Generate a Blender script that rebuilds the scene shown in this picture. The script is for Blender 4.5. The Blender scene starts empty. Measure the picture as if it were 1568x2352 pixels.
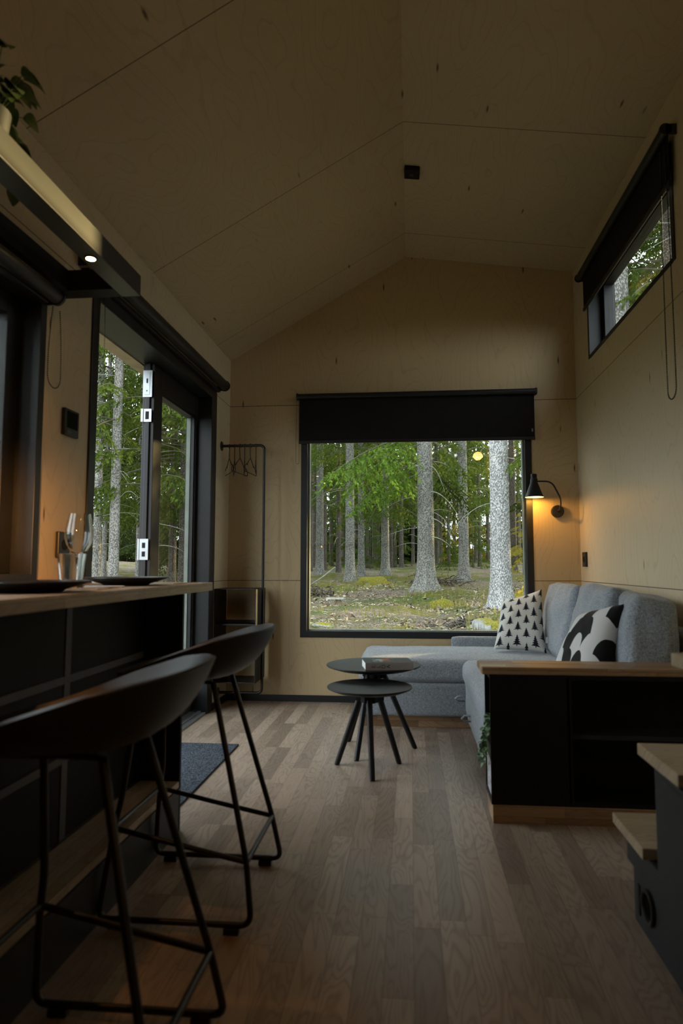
import bpy, math, random
from mathutils import Vector, Matrix, noise
import numpy as np
R = math.radians
PI = math.pi
random.seed(7)
COL = bpy.context.scene.collection

# ------------------------------------------------------------------ mesh kit
class MB:
    def __init__(s):
        s.v = []; s.f = []; s.uv = {}
    def add(s, vs, fs, M=None):
        b = len(s.v)
        s.v += [tuple(M @ Vector(p)) for p in vs] if M is not None else [tuple(p) for p in vs]
        s.f += [tuple(i + b for i in f) for f in fs]
        return s
    def box(s, x0, x1, y0, y1, z0, z1, M=None):
        return s.add([(x0,y0,z0),(x1,y0,z0),(x1,y1,z0),(x0,y1,z0),(x0,y0,z1),(x1,y0,z1),(x1,y1,z1),(x0,y1,z1)],
                     [(0,3,2,1),(4,5,6,7),(0,1,5,4),(1,2,6,5),(2,3,7,6),(3,0,4,7)], M)
    def prism(s, pts, axis, a, b):
        """extrude a polygon given in the two other axes along axis"""
        n = len(pts); vs = []
        for t in (a, b):
            for p, q in pts:
                vs.append((t,p,q) if axis == 'x' else (p,t,q) if axis == 'y' else (p,q,t))
        fs = [tuple(range(n))[::-1], tuple(range(n, 2*n))] + [(i, (i+1) % n, n+(i+1) % n, n+i) for i in range(n)]
        return s.add(vs, fs)
    def lathe(s, prof, n=32, c=(0,0,0), M=None, cap=True):
        vs = []; fs = []
        for r, z in prof:
            for k in range(n):
                a = 2*PI*k/n
                vs.append((c[0]+r*math.cos(a), c[1]+r*math.sin(a), c[2]+z))
        m = len(prof)
        for i in range(m-1):
            for k in range(n):
                k2 = (k+1) % n
                fs.append((i*n+k, i*n+k2, (i+1)*n+k2, (i+1)*n+k))
        if cap and prof[0][0] > 1e-6: fs.append(tuple(range(n))[::-1])
        if cap and prof[-1][0] > 1e-6: fs.append(tuple(range((m-1)*n, m*n)))
        return s.add(vs, fs, M)
    def tube(s, pts, r, n=8, closed=False, caps=True):
        P = [Vector(p) for p in pts]; m = len(P)
        rs = r if isinstance(r, (list, tuple)) else [r]*m
        T = []
        for i in range(m):
            if closed: t = P[(i+1) % m] - P[i-1]
            else: t = P[min(i+1, m-1)] - P[max(i-1, 0)]
            T.append(t.normalized() if t.length > 1e-9 else Vector((0,0,1)))
        up = Vector((0,0,1)) if abs(T[0].z) < .9 else Vector((1,0,0))
        nrm = (up - T[0]*up.dot(T[0])).normalized()
        vs = []; fs = []
        for i in range(m):
            nrm = (nrm - T[i]*nrm.dot(T[i]))
            nrm = nrm.normalized() if nrm.length > 1e-6 else T[i].orthogonal().normalized()
            b = T[i].cross(nrm)
            for k in range(n):
                a = 2*PI*k/n
                vs.append(P[i] + (nrm*math.cos(a) + b*math.sin(a))*rs[i])
        for i in range(m if closed else m-1):
            j = (i+1) % m
            for k in range(n):
                k2 = (k+1) % n
                fs.append((i*n+k, i*n+k2, j*n+k2, j*n+k))
        if not closed and caps:
            fs.append(tuple(range(n))[::-1]); fs.append(tuple(range((m-1)*n, m*n)))
        return s.add(vs, fs)
    def softbox(s, c, h, r, puff=(0,0,0), n=14, M=None, wob=0.0, seed=0):
        """rounded cushion; h half sizes, r edge radius, puff bulge on each axis"""
        hx, hy, hz = h; vs = []; fs = []; key = {}
        def vert(p):
            k = (round(p[0],5), round(p[1],5), round(p[2],5))
            if k in key: return key[k]
            P = [p[i]*h[i] for i in range(3)]
            inn = [max(-(h[i]-r), min(h[i]-r, P[i])) for i in range(3)]
            d = Vector([P[i]-inn[i] for i in range(3)])
            q = Vector(inn) + (d.normalized()*r if d.length > 1e-9 else d)
            for i in range(3):
                j, l = (i+1) % 3, (i+2) % 3
                w = (1-p[j]**2)*(1-p[l]**2)
                q[i] += puff[i]*w*p[i]
            if wob:
                nz = noise.noise(Vector((q.x*9+seed, q.y*9, q.z*9)))
                q += Vector([q[i]/h[i] for i in range(3)])*nz*wob
            key[k] = len(vs); vs.append((q.x+c[0], q.y+c[1], q.z+c[2])) if M is None else vs.append(tuple(M @ q + Vector(c)))
            return key[k]
        g = [math.sin((-1+2*i/n)*PI/2)*.35+(-1+2*i/n)*.65 for i in range(n+1)]
        for ax in range(3):
            for sg in (-1, 1):
                for i in range(n):
                    for j in range(n):
                        q = []
                        for a, b in ((i,j),(i+1,j),(i+1,j+1),(i,j+1)):
                            p = [0,0,0]; p[ax] = sg; p[(ax+1) % 3] = g[a]; p[(ax+2) % 3] = g[b]
                            q.append(vert(p))
                        fs.append(tuple(q) if sg > 0 else tuple(q[::-1]))
        return s.add(vs, fs)
    def build(s, name, mat, parent=None, smooth=None, bevel=0, solid=0, seg=2, sub=0, world=True):
        me = bpy.data.meshes.new(name)
        off = Vector((0,0,0))
        if world:
            q = parent
            while q is not None:
                off += q.location; q = q.parent
        me.from_pydata([(p[0]-off.x, p[1]-off.y, p[2]-off.z) for p in s.v], [], s.f)
        if mat: me.materials.append(mat)
        me.update()
        if smooth is not None:
            me.polygons.foreach_set('use_smooth', [True]*len(me.polygons))
            if smooth < 180: me.set_sharp_from_angle(angle=R(smooth))
        o = bpy.data.objects.new(name, me); COL.objects.link(o); o.parent = parent
        if bevel:
            m = o.modifiers.new('b', 'BEVEL'); m.width = bevel; m.segments = seg; m.limit_method = 'ANGLE'; m.angle_limit = R(40)
        if solid:
            m = o.modifiers.new('s', 'SOLIDIFY'); m.thickness = solid; m.offset = 0
        if sub:
            m = o.modifiers.new('u', 'SUBSURF'); m.levels = sub; m.render_levels = sub
        return o

def tag(o, label=None, cat=None, group=None, kind=None):
    if label: o['label'] = label
    if cat: o['category'] = cat
    if group: o['group'] = group
    if kind: o['kind'] = kind
    return o
def thing(name, label, cat, loc=(0,0,0), group=None, kind=None):
    o = bpy.data.objects.new(name, None); COL.objects.link(o); o.location = loc; o.empty_display_size = .05
    return tag(o, label, cat, group, kind)
def struct(o): o['kind'] = 'structure'; return o
def copy_tree(o, parent=None):
    c = o.copy(); COL.objects.link(c); c.parent = parent
    for ch in [x for x in o.children]: copy_tree(ch, c)
    return c
def rounded(pts, r, n=6):
    """polyline with its inner corners rounded"""
    P = [Vector(p) for p in pts]; out = [P[0]]
    for i in range(1, len(P)-1):
        a = (P[i-1]-P[i]); b = (P[i+1]-P[i]); rr = min(r, a.length*.45, b.length*.45)
        p0 = P[i] + a.normalized()*rr; p1 = P[i] + b.normalized()*rr
        for k in range(n+1):
            t = k/n; out.append(p0*(1-t)**2 + P[i]*2*t*(1-t) + p1*t*t)
    out.append(P[-1]); return out

# ------------------------------------------------------------------ materials
class NB:
    def __init__(s, name):
        s.m = bpy.data.materials.new(name); s.m.use_nodes = True; s.t = s.m.node_tree
        s.t.nodes.clear(); s.out = s.t.nodes.new('ShaderNodeOutputMaterial')
    def n(s, typ, ins=None, **kw):
        nd = s.t.nodes.new(typ)
        for k, v in kw.items(): setattr(nd, k, v)
        for k, v in (ins or {}).items(): s.set(nd.inputs[k], v)
        return nd
    def set(s, sock, v):
        if isinstance(v, bpy.types.NodeSocket): s.t.links.new(v, sock)
        elif v is not None: sock.default_value = v
    def M(s, op, a, b=None, c=None, clamp=False):
        nd = s.t.nodes.new('ShaderNodeMath'); nd.operation = op; nd.use_clamp = clamp
        for i, v in enumerate((a, b, c)):
            if v is not None: s.set(nd.inputs[i], v)
        return nd.outputs[0]
    def co(s, kind='Object', scale=(1,1,1), rot=(0,0,0), loc=(0,0,0)):
        tc = s.n('ShaderNodeTexCoord')
        mp = s.n('ShaderNodeMapping', {'Vector': tc.outputs[kind], 'Scale': scale, 'Rotation': rot, 'Location': loc})
        return mp.outputs[0]
    def xyz(s, v): 
        nd = s.n('ShaderNodeSeparateXYZ', {0: v}); return nd.outputs
    def vec(s, x, y, z):
        return s.n('ShaderNodeCombineXYZ', {0: x, 1: y, 2: z}).outputs[0]
    def noise(s, v, scale=5, detail=2, rough=.5, dist=0):
        return s.n('ShaderNodeTexNoise', {'Vector': v, 'Scale': scale, 'Detail': detail, 'Roughness': rough, 'Distortion': dist}).outputs[0]
    def mix(s, f, a, b, mode='MIX'):
        nd = s.n('ShaderNodeMix', data_type='RGBA', blend_type=mode)
        s.set(nd.inputs[0], f); s.set(nd.inputs[6], a if isinstance(a, bpy.types.NodeSocket) else (*a, 1) if len(a) == 3 else a)
        s.set(nd.inputs[7], b if isinstance(b, bpy.types.NodeSocket) else (*b, 1) if len(b) == 3 else b)
        return nd.outputs[2]
    def ramp(s, f, stops):
        nd = s.n('ShaderNodeValToRGB', {0: f}); e = nd.color_ramp.elements
        while len(e) > 1: e.remove(e[-1])
        e[0].position = stops[0][0]; e[0].color = (*stops[0][1], 1)
        for p, c in stops[1:]:
            x = e.new(p); x.color = (*c, 1)
        return nd.outputs[0]
    def rng(s, v, a, b, c, d):
        return s.n('ShaderNodeMapRange', {0: v, 1: a, 2: b, 3: c, 4: d}).outputs[0]
    def bump(s, h, strength=.3, dist=.002):
        return s.n('ShaderNodeBump', {'Height': h, 'Strength': strength, 'Distance': dist}).outputs[0]
    def bsdf(s, col, rough=.5, normal=None, metal=0, spec=.5, sheen=0, trans=0, sub=None, coat=0):
        b = s.n('ShaderNodeBsdfPrincipled')
        s.set(b.inputs['Base Color'], col if isinstance(col, bpy.types.NodeSocket) else (*col, 1))
        s.set(b.inputs['Roughness'], rough); s.set(b.inputs['Metallic'], metal)
        b.inputs['Specular IOR Level'].default_value = spec
        if sheen: b.inputs['Sheen Weight'].default_value = sheen
        if trans: b.inputs['Transmission Weight'].default_value = trans
        if coat: b.inputs['Coat Weight'].default_value = coat
        if normal is not None: s.set(b.inputs['Normal'], normal)
        return b.outputs[0]
    def done(s, sh): s.t.links.new(sh, s.out.inputs[0]); return s.m

def plain(name, col, rough=.5, metal=0, spec=.5, var=.12, vscale=14, bump=0, bscale=300, sheen=0, coat=0):
    b = NB(name); v = b.co()
    nz = b.noise(v, vscale, 3)
    c = b.mix(b.rng(nz, .3, .7, 0, 1), tuple(x*(1-var) for x in col), tuple(min(1, x*(1+var)) for x in col))
    nm = b.bump(b.noise(v, bscale, 2), bump, .001) if bump else None
    return b.done(b.bsdf(c, rough, nm, metal, spec, sheen, coat=coat))

def plywood(name, grain='z', seams=(), seam_axis=2, tone=(.54,.435,.27)):
    """rotary-cut birch: contour loops stretched along the grain, small dark flecks, dark panel joints"""
    b = NB(name)
    sc = {'z': (1.9,1.9,.55), 'y': (1.9,.6,1.9)}[grain]
    v = b.co(scale=sc)
    f = b.noise(v, 1.6, 1.5, .45, .25)
    fine = b.noise(v, 9, 3, .6)
    k = b.M('ADD', b.M('MULTIPLY', f, 26), b.M('MULTIPLY', fine, .9))
    w = b.M('ABSOLUTE', b.M('SUBTRACT', b.M('MULTIPLY', b.M('FRACT', k), 2), 1))
    line = b.rng(w, .78, 1.0, 0, 1)
    pale = b.noise(b.co(), .9, 2)
    c = b.mix(b.rng(pale, .3, .7, 0, 1), tuple(x*.93 for x in tone), tuple(x*1.06 for x in tone))
    c = b.mix(b.M('MULTIPLY', line, b.M('MULTIPLY', fine, .55)), c, tuple(x*.55 for x in tone))
    fib = b.noise(b.co(scale={'z': (160,160,5), 'y': (160,5,160)}[grain]), 1, 2)
    c = b.mix(b.M('MULTIPLY', fib, .18), c, tuple(x*.7 for x in tone))
    px, py, pz = b.xyz(b.n('ShaderNodeTexCoord').outputs['Object'])
    A_, L_ = (b.M('ADD', px, py), pz) if grain == 'z' else (px, py)
    vf = b.n('ShaderNodeTexVoronoi', {'Vector': b.vec(b.M('MULTIPLY', A_, 5.5), b.M('MULTIPLY', L_, 1.15), 0), 'Scale': .75}, voronoi_dimensions='2D').outputs[0]
    fl = b.rng(vf, .010, .030, .9, 0)
    c = b.mix(b.M('MULTIPLY', fl, b.rng(b.noise(b.co(), 2.3, 0), .42, .50, 0, 1)), c, (.085,.045,.018))
    z = b.xyz(b.n('ShaderNodeTexCoord').outputs['Object'])[seam_axis]
    tot = None
    for s_ in seams:
        m = b.M('LESS_THAN', b.M('ABSOLUTE', b.M('SUBTRACT', z, s_)), .0018)
        tot = m if tot is None else b.M('MAXIMUM', tot, m)
    if tot is not None: c = b.mix(tot, c, (.035,.02,.008))
    return b.done(b.bsdf(c, .48, b.bump(fine, .06, .001), spec=.32))

def planks(name, wid, length, dark, light, along='y', grain_amt=.6, rough=.42, coords_rot=(0,0,0), spec=.4, edge=.0009, vert='z'):
    """oak strips: rows of width wid, random end joints, every strip its own tone, cathedral grain"""
    b = NB(name); tc = b.n('ShaderNodeTexCoord').outputs['Object']
    x, y, z = b.xyz(tc)
    if along == 'y': A, L = x, y
    elif along == 'x': A, L = y, x
    A = b.M('ADD', A, b.M('MULTIPLY', z, 1.0))
    row = b.M('FLOOR', b.M('DIVIDE', A, wid))
    off = b.n('ShaderNodeTexWhiteNoise', {0: b.vec(row, 3.1, 0)}, noise_dimensions='2D').outputs[0]
    Lp = b.M('ADD', b.M('DIVIDE', L, length), b.M('MULTIPLY', off, 7.3))
    colr = b.M('FLOOR', Lp)
    rnd = b.n('ShaderNodeTexWhiteNoise', {0: b.vec(row, colr, 1.7)}, noise_dimensions='3D').outputs[0]
    rnd2 = b.n('ShaderNodeTexWhiteNoise', {0: b.vec(row, colr, 9.7)}, noise_dimensions='3D').outputs[0]
    gv = b.vec(b.M('ADD', b.M('MULTIPLY', A, 13), b.M('MULTIPLY', rnd, 40)), b.M('ADD', b.M('MULTIPLY', L, 2.1), b.M('MULTIPLY', rnd2, 30)), 0)
    f = b.noise(gv, 1.0, 2, .5, .5)
    k = b.M('MULTIPLY', f, 15)
    w = b.M('ABSOLUTE', b.M('SUBTRACT', b.M('MULTIPLY', b.M('FRACT', k), 2), 1))
    fine = b.noise(b.vec(b.M('MULTIPLY', A, 420), b.M('MULTIPLY', L, 9), 0), 1, 2)
    t = b.M('POWER', rnd, .8)
    c = b.mix(t, dark, light)
    c = b.mix(b.M('MULTIPLY', b.rng(w, .45, 1, 0, 1), grain_amt), c, tuple(q*.45 for q in dark))
    c = b.mix(b.M('MULTIPLY', fine, .3), c, tuple(q*.55 for q in dark))
    warm = b.M('GREATER_THAN', rnd2, .93)
    c = b.mix(b.M('MULTIPLY', warm, .35), c, tuple(min(1, q*1.25) for q in light))
    kn = b.n('ShaderNodeTexVoronoi', {'Vector': b.vec(A, b.M('MULTIPLY', L, .7), 0), 'Scale': 3.2}).outputs[0]
    c = b.mix(b.rng(kn, .012, .05, .8, 0), c, (.03,.018,.01))
    fa = b.M('FRACT', b.M('DIVIDE', A, wid)); fl = b.M('FRACT', Lp)
    ed = b.M('MINIMUM', b.M('MULTIPLY', b.M('MINIMUM', fa, b.M('SUBTRACT', 1, fa)), wid),
             b.M('MULTIPLY', b.M('MINIMUM', fl, b.M('SUBTRACT', 1, fl)), length))
    c = b.mix(b.M('MULTIPLY', b.M('LESS_THAN', ed, edge), .45), c, (.03,.02,.012))
    rg = b.M('ADD', rough, b.M('MULTIPLY', w, .08))
    return b.done(b.bsdf(c, rg, b.bump(b.M('ADD', fine, b.M('MULTIPLY', w, .5)), .12, .0006), spec=spec))

def fabric(name, a, c2, scale=420, bump=.5, sheen=.25):
    b = NB(name); v = b.co()
    n1 = b.noise(b.co(scale=(1,1,.18)), scale, 2, .6); n2 = b.noise(b.co(scale=(.2,.2,1)), scale, 2, .6)
    n3 = b.noise(v, 120, 3, .6)
    k = b.M('ADD', b.M('MULTIPLY', b.M('ADD', n1, n2), .4), b.M('MULTIPLY', n3, .25))
    c = b.mix(b.rng(k, .38, .66, 0, 1), a, c2)
    return b.done(b.bsdf(c, .92, b.bump(k, bump, .002), spec=.15, sheen=sheen))

def glass_pane(name, tint=(.96,.98,.97), rough=0.0):
    b = NB(name)
    tr = b.n('ShaderNodeBsdfTransparent', {0: (*tint, 1)}).outputs[0]
    gl = b.n('ShaderNodeBsdfGlossy', {'Color': (1,1,1,1), 'Roughness': rough}).outputs[0]
    g = b.n('ShaderNodeNewGeometry'); dt = b.n('ShaderNodeVectorMath', {0: g.outputs['Incoming'], 1: g.outputs['Normal']}, operation='DOT_PRODUCT').outputs['Value']
    cs = b.M('ABSOLUTE', dt)
    fr = b.M('ADD', .03, b.M('MULTIPLY', .97, b.M('POWER', b.M('SUBTRACT', 1, cs), 5)))
    mx = b.n('ShaderNodeMixShader', {0: b.M('MULTIPLY', fr, .95, clamp=True), 1: tr, 2: gl}).outputs[0]
    return b.done(mx)
def real_glass(name):
    b = NB(name)
    return b.done(b.n('ShaderNodeBsdfGlass', {'Color': (.98,.99,.99,1), 'IOR': 1.48, 'Roughness': 0}).outputs[0])
def emit(name, col, st):
    b = NB(name)
    return b.done(b.n('ShaderNodeEmission', {'Color': (*col, 1), 'Strength': st}).outputs[0])

M = {}
M['ply_far'] = plywood('birch_plywood_far', 'z', (.82, 2.056), 2, (.55,.425,.245))  # same birch, tinted golden to paint warm light onto the gable wall
M['ply_side'] = plywood('birch_plywood_side', 'z', (.82, 2.056), 2, (.60,.51,.345))  # same birch, paler tone paints in the brighter light on the right wall
M['ply_ceil'] = plywood('birch_plywood_ceiling', 'y', (.88, 1.97, 3.06, 4.145), 1)
M['floor'] = planks('oak_floor', .068, .50, (.235,.178,.135), (.45,.355,.27), 'y', .38, .36)
M['butcher'] = planks('oak_butcher_block', .034, .38, (.22,.13,.068), (.50,.335,.19), 'x', .3, .38)
M['butcher_y'] = planks('oak_butcher_block_long', .034, .42, (.38,.285,.19), (.52,.405,.28), 'y', .3, .36)
M['butcher_step'] = planks('oak_step_block', .05, .5, (.36,.27,.17), (.54,.42,.28), 'x', .3, .42)
M['black'] = plain('black_board', (.0075,.0075,.008), .6, spec=.22, bump=.05)
M['black_gloss'] = plain('black_lacquer_steel', (.018,.018,.018), .42, spec=.6, var=.05)
M['black_satin'] = plain('black_satin_frame', (.012,.013,.015), .44, spec=.38, bump=.03)
M['table_black'] = plain('black_stained_wood', (.010,.011,.010), .5, spec=.3)
M['anthracite'] = plain('anthracite_board', (.022,.023,.026), .5, spec=.35)
M['rail_grey'] = plain('grey_rail', (.085,.085,.088), .5)
M['black_plastic'] = plain('black_plastic', (.012,.012,.0125), .38, spec=.45)
M['shell'] = plain('black_polypropylene', (.016,.0155,.0155), .42, spec=.45, bump=.06, bscale=700)
M['steel_black'] = plain('black_powder_steel', (.008,.008,.009), .42, spec=.45)
M['blind'] = plain('black_blind_fabric', (.012,.0115,.011), .85, spec=.15, bump=.2, bscale=900)
M['zinc'] = plain('zinc_plate', (.36,.40,.42), .4, metal=.9, var=.1)
M['bead'] = plain('pale_gasket', (.20,.23,.20), .5)
M['cream'] = plain('cream_exterior_board', (.55,.46,.32), .6)
M['sofa'] = fabric('grey_melange_fabric', (.115,.14,.165), (.41,.455,.495))
M['sofa_dark'] = fabric('grey_melange_fabric_under', (.085,.105,.13), (.27,.31,.345))
b = NB('charcoal_mat'); n_ = b.noise(b.co(), 170, 2, .7)
M['rug'] = b.done(b.bsdf(b.mix(b.rng(n_, .38, .64, 0, 1), (.012,.015,.02), (.11,.13,.155)), .98, b.bump(n_, 1, .004), spec=.05))
M['glass'] = glass_pane('window_glass')
M['clear'] = real_glass('drinking_glass')
M['ceramic_black'] = plain('black_stoneware', (.012,.012,.012), .3, spec=.5)
M['linen'] = plain('white_napkin', (.62,.64,.68), .8)
M['copper'] = plain('copper_cutlery', (.75,.38,.2), .25, metal=1)
M['paper'] = plain('book_pages', (.72,.72,.70), .8)
M['leaf_pot'] = plain('houseplant_leaf', (.06,.10,.035), .45, var=.3, vscale=40)
M['leaf_pot2'] = plain('trailing_leaf', (.12,.20,.10), .45, var=.3, vscale=60)
M['pot'] = plain('grey_pot', (.05,.05,.056), .6)
M['bark'] = None

def bark(name, a, c, dark):
    b = NB(name); v = b.co(scale=(1,1,.55))
    vo = b.n('ShaderNodeTexVoronoi', {'Vector': v, 'Scale': 48, 'Randomness': 1}).outputs[0]
    n = b.noise(v, 9, 4, .65); n2 = b.noise(b.co(), 1.3, 2)
    k = b.rng(b.M('ADD', b.M('MULTIPLY', vo, .9), b.M('MULTIPLY', n, .55)), .35, .95, 1, 0)
    col = b.mix(b.rng(n2, .3, .7, 0, 1), a, c)
    col = b.mix(b.rng(k, .1, .75, .8, 0), col, dark)
    sp = b.noise(b.co(scale=(1,1,.6)), 60, 2, .7)
    col = b.mix(b.rng(sp, .62, .7, 0, .75), col, (.62,.64,.62))
    col = b.mix(b.rng(sp, .29, .37, .55, 0), col, (.03,.028,.024))
    return b.done(b.bsdf(col, .9, b.bump(b.M('ADD', k, sp), .9, .02), spec=.15))
M['bark'] = bark('grey_spruce_bark', (.32,.32,.29), (.46,.47,.44), (.07,.065,.055))
M['bark_white'] = bark('pale_spruce_bark', (.50,.51,.51), (.66,.68,.69), (.10,.10,.10))
M['bark_brown'] = bark('brown_spruce_bark', (.12,.10,.078), (.19,.165,.135), (.04,.034,.026))
M['twig'] = plain('bare_twig', (.30,.31,.28), .8, var=.3)
M['twig_dark'] = plain('dark_twig', (.10,.09,.07), .9, var=.3)

def leafmat(name, a, c, tips):
    b = NB(name); v = b.co()
    n = b.noise(v, .8, 2); n2 = b.noise(v, 7, 2)
    g = b.n('ShaderNodeNewGeometry')
    rnd = g.outputs['Random Per Island']
    col = b.mix(b.rng(n, .3, .7, 0, 1), a, c)
    col = b.mix(b.M('MULTIPLY', b.M('POWER', rnd, 1.6), .75), col, tips)
    di = b.n('ShaderNodeBsdfDiffuse', {'Color': col}).outputs[0]
    tl = b.n('ShaderNodeBsdfTranslucent', {'Color': col}).outputs[0]
    return b.done(b.n('ShaderNodeMixShader', {0: .45, 1: di, 2: tl}).outputs[0])
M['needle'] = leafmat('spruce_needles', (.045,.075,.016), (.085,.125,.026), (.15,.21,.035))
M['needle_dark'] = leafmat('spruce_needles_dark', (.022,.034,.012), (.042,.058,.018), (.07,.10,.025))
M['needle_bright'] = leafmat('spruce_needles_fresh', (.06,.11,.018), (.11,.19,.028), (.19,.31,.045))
M['needle_painted_sun'] = leafmat('spruce_needles_painted_sun', (.20,.20,.03), (.34,.30,.04), (.5,.42,.06))  # yellow colour paints sunlight into the needles

# ------------------------------------------------------------------ room shell
XL, XR, D, YB = -1.28, 1.13, 4.48, -4.4
EL, ER, AX, AZ = 2.39, 2.955, -.022, 3.112      # eaves, ridge
T = .16
DY0, DY1, DZ1 = 2.455, 4.145, 2.065              # glazed door opening in the left wall
WY0, WY1, WZ0, WZ1 = .85, 2.125, .862, 1.875     # kitchen window opening in the left wall
RY0, RY1, RZ0, RZ1 = 2.78, 4.13, 2.22, 2.745     # clerestory in the right wall
BX0, BX1, BZ0, BZ1 = -.76, .82, .434, 1.95       # picture window in the far wall

m = MB().box(XL-T, XR+T, YB-T, D+T, -.12, 0)
struct(m.build('floor', M['floor']))
m = MB()
m.box(XL-T, XL, YB, WY0, 0, EL).box(XL-T, XL, WY0, WY1, 0, WZ0).box(XL-T, XL, WY0, WY1, WZ1, EL)
m.box(XL-T, XL, WY1, DY0, 0, EL).box(XL-T, XL, DY0, DY1, DZ1, EL).box(XL-T, XL, DY1, D, 0, EL)
struct(m.build('wall_left', M['ply_side']))
m = MB()
m.box(XR, XR+T, YB, RY0, 0, ER).box(XR, XR+T, RY0, RY1, 0, RZ0).box(XR, XR+T, RY0, RY1, RZ1, ER).box(XR, XR+T, RY1, D, 0, ER)
struct(m.build('wall_right', M['ply_side']))
def gable(y0, y1, hole):
    m = MB()
    if hole:
        def top(x): return EL+(x-XL)*(AZ-EL)/(AX-XL) if x < AX else AZ+(x-AX)*(ER-AZ)/(XR-AX)
        m.box(XL-T, BX0, y0, y1, 0, EL*.8).box(BX1, XR+T, y0, y1, 0, EL*.8).box(BX0, BX1, y0, y1, 0, BZ0)
        m.prism([(XL-T, EL*.8), (BX0, EL*.8), (BX0, BZ1), (BX0, top(BX0)+.05), (XL-T, EL+.0)], 'y', y0, y1)
        m.prism([(BX0, BZ1), (BX1, BZ1), (BX1, top(BX1)+.05), (AX, AZ+.05), (BX0, top(BX0)+.05)], 'y', y0, y1)
        m.prism([(BX1, EL*.8), (XR+T, EL*.8), (XR+T, ER+.03), (BX1, top(BX1)+.05)], 'y', y0, y1)
    else:
        m.prism([(XL-T, 0), (XR+T, 0), (XR+T, ER), (AX, AZ+.05), (XL-T, EL)], 'y', y0, y1)
    return m
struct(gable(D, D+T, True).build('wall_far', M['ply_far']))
struct(gable(YB-T, YB, False).build('wall_back', M['anthracite']))
m = MB()
sl = (AZ-EL)/(AX-XL); sr = (ER-AZ)/(XR-AX)
m.prism([(XL-T, EL-T*sl), (AX, AZ), (XR+T, ER+T*sr), (XR+T, ER+T*sr+.12), (AX, AZ+.14), (XL-T, EL-T*sl+.12)], 'y', YB-T, D+T)
struct(m.build('ceiling', M['ply_ceil']))
m = MB().box(XL, XR, D-.012, D, 0, .042); struct(m.build('baseboard_far', M['black_satin']))
m = MB().box(XL, XL+.012, DY1, D-.012, 0, .042); struct(m.build('baseboard_left', M['black_satin']))

# picture window in the far wall
w = struct(thing('window_1', None, None, (0, D, BZ0)))
m = MB(); fw = .042
m.box(BX0-.003, BX0+fw, D-.006, D+.12, BZ0-.003, BZ1).box(BX1-fw, BX1+.003, D-.006, D+.12, BZ0-.003, BZ1)
m.box(BX0+fw, BX1-fw, D-.006, D+.12, BZ0-.003, BZ0+fw).box(BX0+fw, BX1-fw, D-.006, D+.12, BZ1-fw, BZ1)
m.build('window_frame', M['black_satin'], w, bevel=.002)
m = MB(); a0, a1, c0, c1 = BX0+fw, BX1-fw, BZ0+fw, BZ1-fw; g = .012
m.box(a0, a0+g, D+.03, D+.085, c0, c1).box(a1-g, a1, D+.03, D+.085, c0, c1).box(a0+g, a1-g, D+.03, D+.085, c0, c0+.006).box(a0+g, a1-g, D+.03, D+.085, c1-g, c1)
m.build('glazing_bead', M['bead'], w)
MB().box(a0+g, a1-g, D+.06, D+.066, c0+.006, c1-g).build('pane', M['glass'], w)

# clerestory window in the right wall
w = struct(thing('window_2', None, None, (XR, 3.45, RZ0)))
m = MB(); q = .03
m.box(XR-.005, XR+T, RY0-.003, RY0+q, RZ0, RZ1).box(XR-.005, XR+T, RY1-q, RY1+.003, RZ0, RZ1)
m.box(XR-.005, XR+T, RY0+q, RY1-q, RZ0-.003, RZ0+q*.6).box(XR-.005, XR+T, RY0+q, RY1-q, RZ1-q, RZ1)
m.build('window_frame', M['black_satin'], w)
m = MB(); x0, x1 = XR+.075, XR+.135; y0, y1, z0, z1 = RY0+q, RY1-q, RZ0+.018, RZ1-q; s_ = .055
m.box(x0, x1, y0, y0+s_*.4, z0, z1).box(x0, x1, y1-s_, y1, z0, z1).box(x0, x1, y0, y1, z0, z0+.035).box(x0, x1, y0, y1, z1-s_, z1)
m.build('sash', M['black_satin'], w, bevel=.003)
MB().box(XR+.10, XR+.106, y0+.02, y1-s_, z0+.035, z1-s_).build('pane', M['glass'], w)
m = MB().box(XR+.058, XR+.076, 3.34, 3.37, RZ0+.03, RZ0+.055).tube([(XR+.058,3.355,RZ0+.05),(XR+.045,3.355,RZ0+.055),(XR+.042,3.30,RZ0+.06)], .006)
m.build('window_handle', M['black_plastic'], w)

# kitchen window in the left wall
w = struct(thing('window_3', None, None, (XL, 1.5, WZ0)))
m = MB(); q = .032
m.box(XL-T, XL+.006, WY1-q, WY1+.003, WZ0, WZ1).box(XL-T, XL+.006, WY0, WY0+q, WZ0, WZ1)
m.box(XL-T, XL+.006, WY0+q, WY1-q, WZ0, WZ0+q).box(XL-T, XL+.006, WY0+q, WY1-q, WZ1-q, WZ1)
m.build('window_frame', M['black_satin'], w, bevel=.002)
m = MB(); x0, x1 = XL-.13, XL-.07; y0, y1, z0, z1 = WY0+q, WY1-q, WZ0+q, WZ1-q; s_ = .07
m.box(x0, x1, y0, y0+s_, z0, z1).box(x0, x1, y1-s_, y1, z0, z1).box(x0, x1, y0+s_, y1-s_, z0, z0+s_).box(x0, x1, y0+s_, y1-s_, z1-s_, z1)
m.build('sash', M['black_satin'], w, bevel=.003)
MB().box(XL-.105, XL-.099, y0+s_, y1-s_, z0+s_, z1-s_).build('pane', M['glass'], w)

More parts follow.
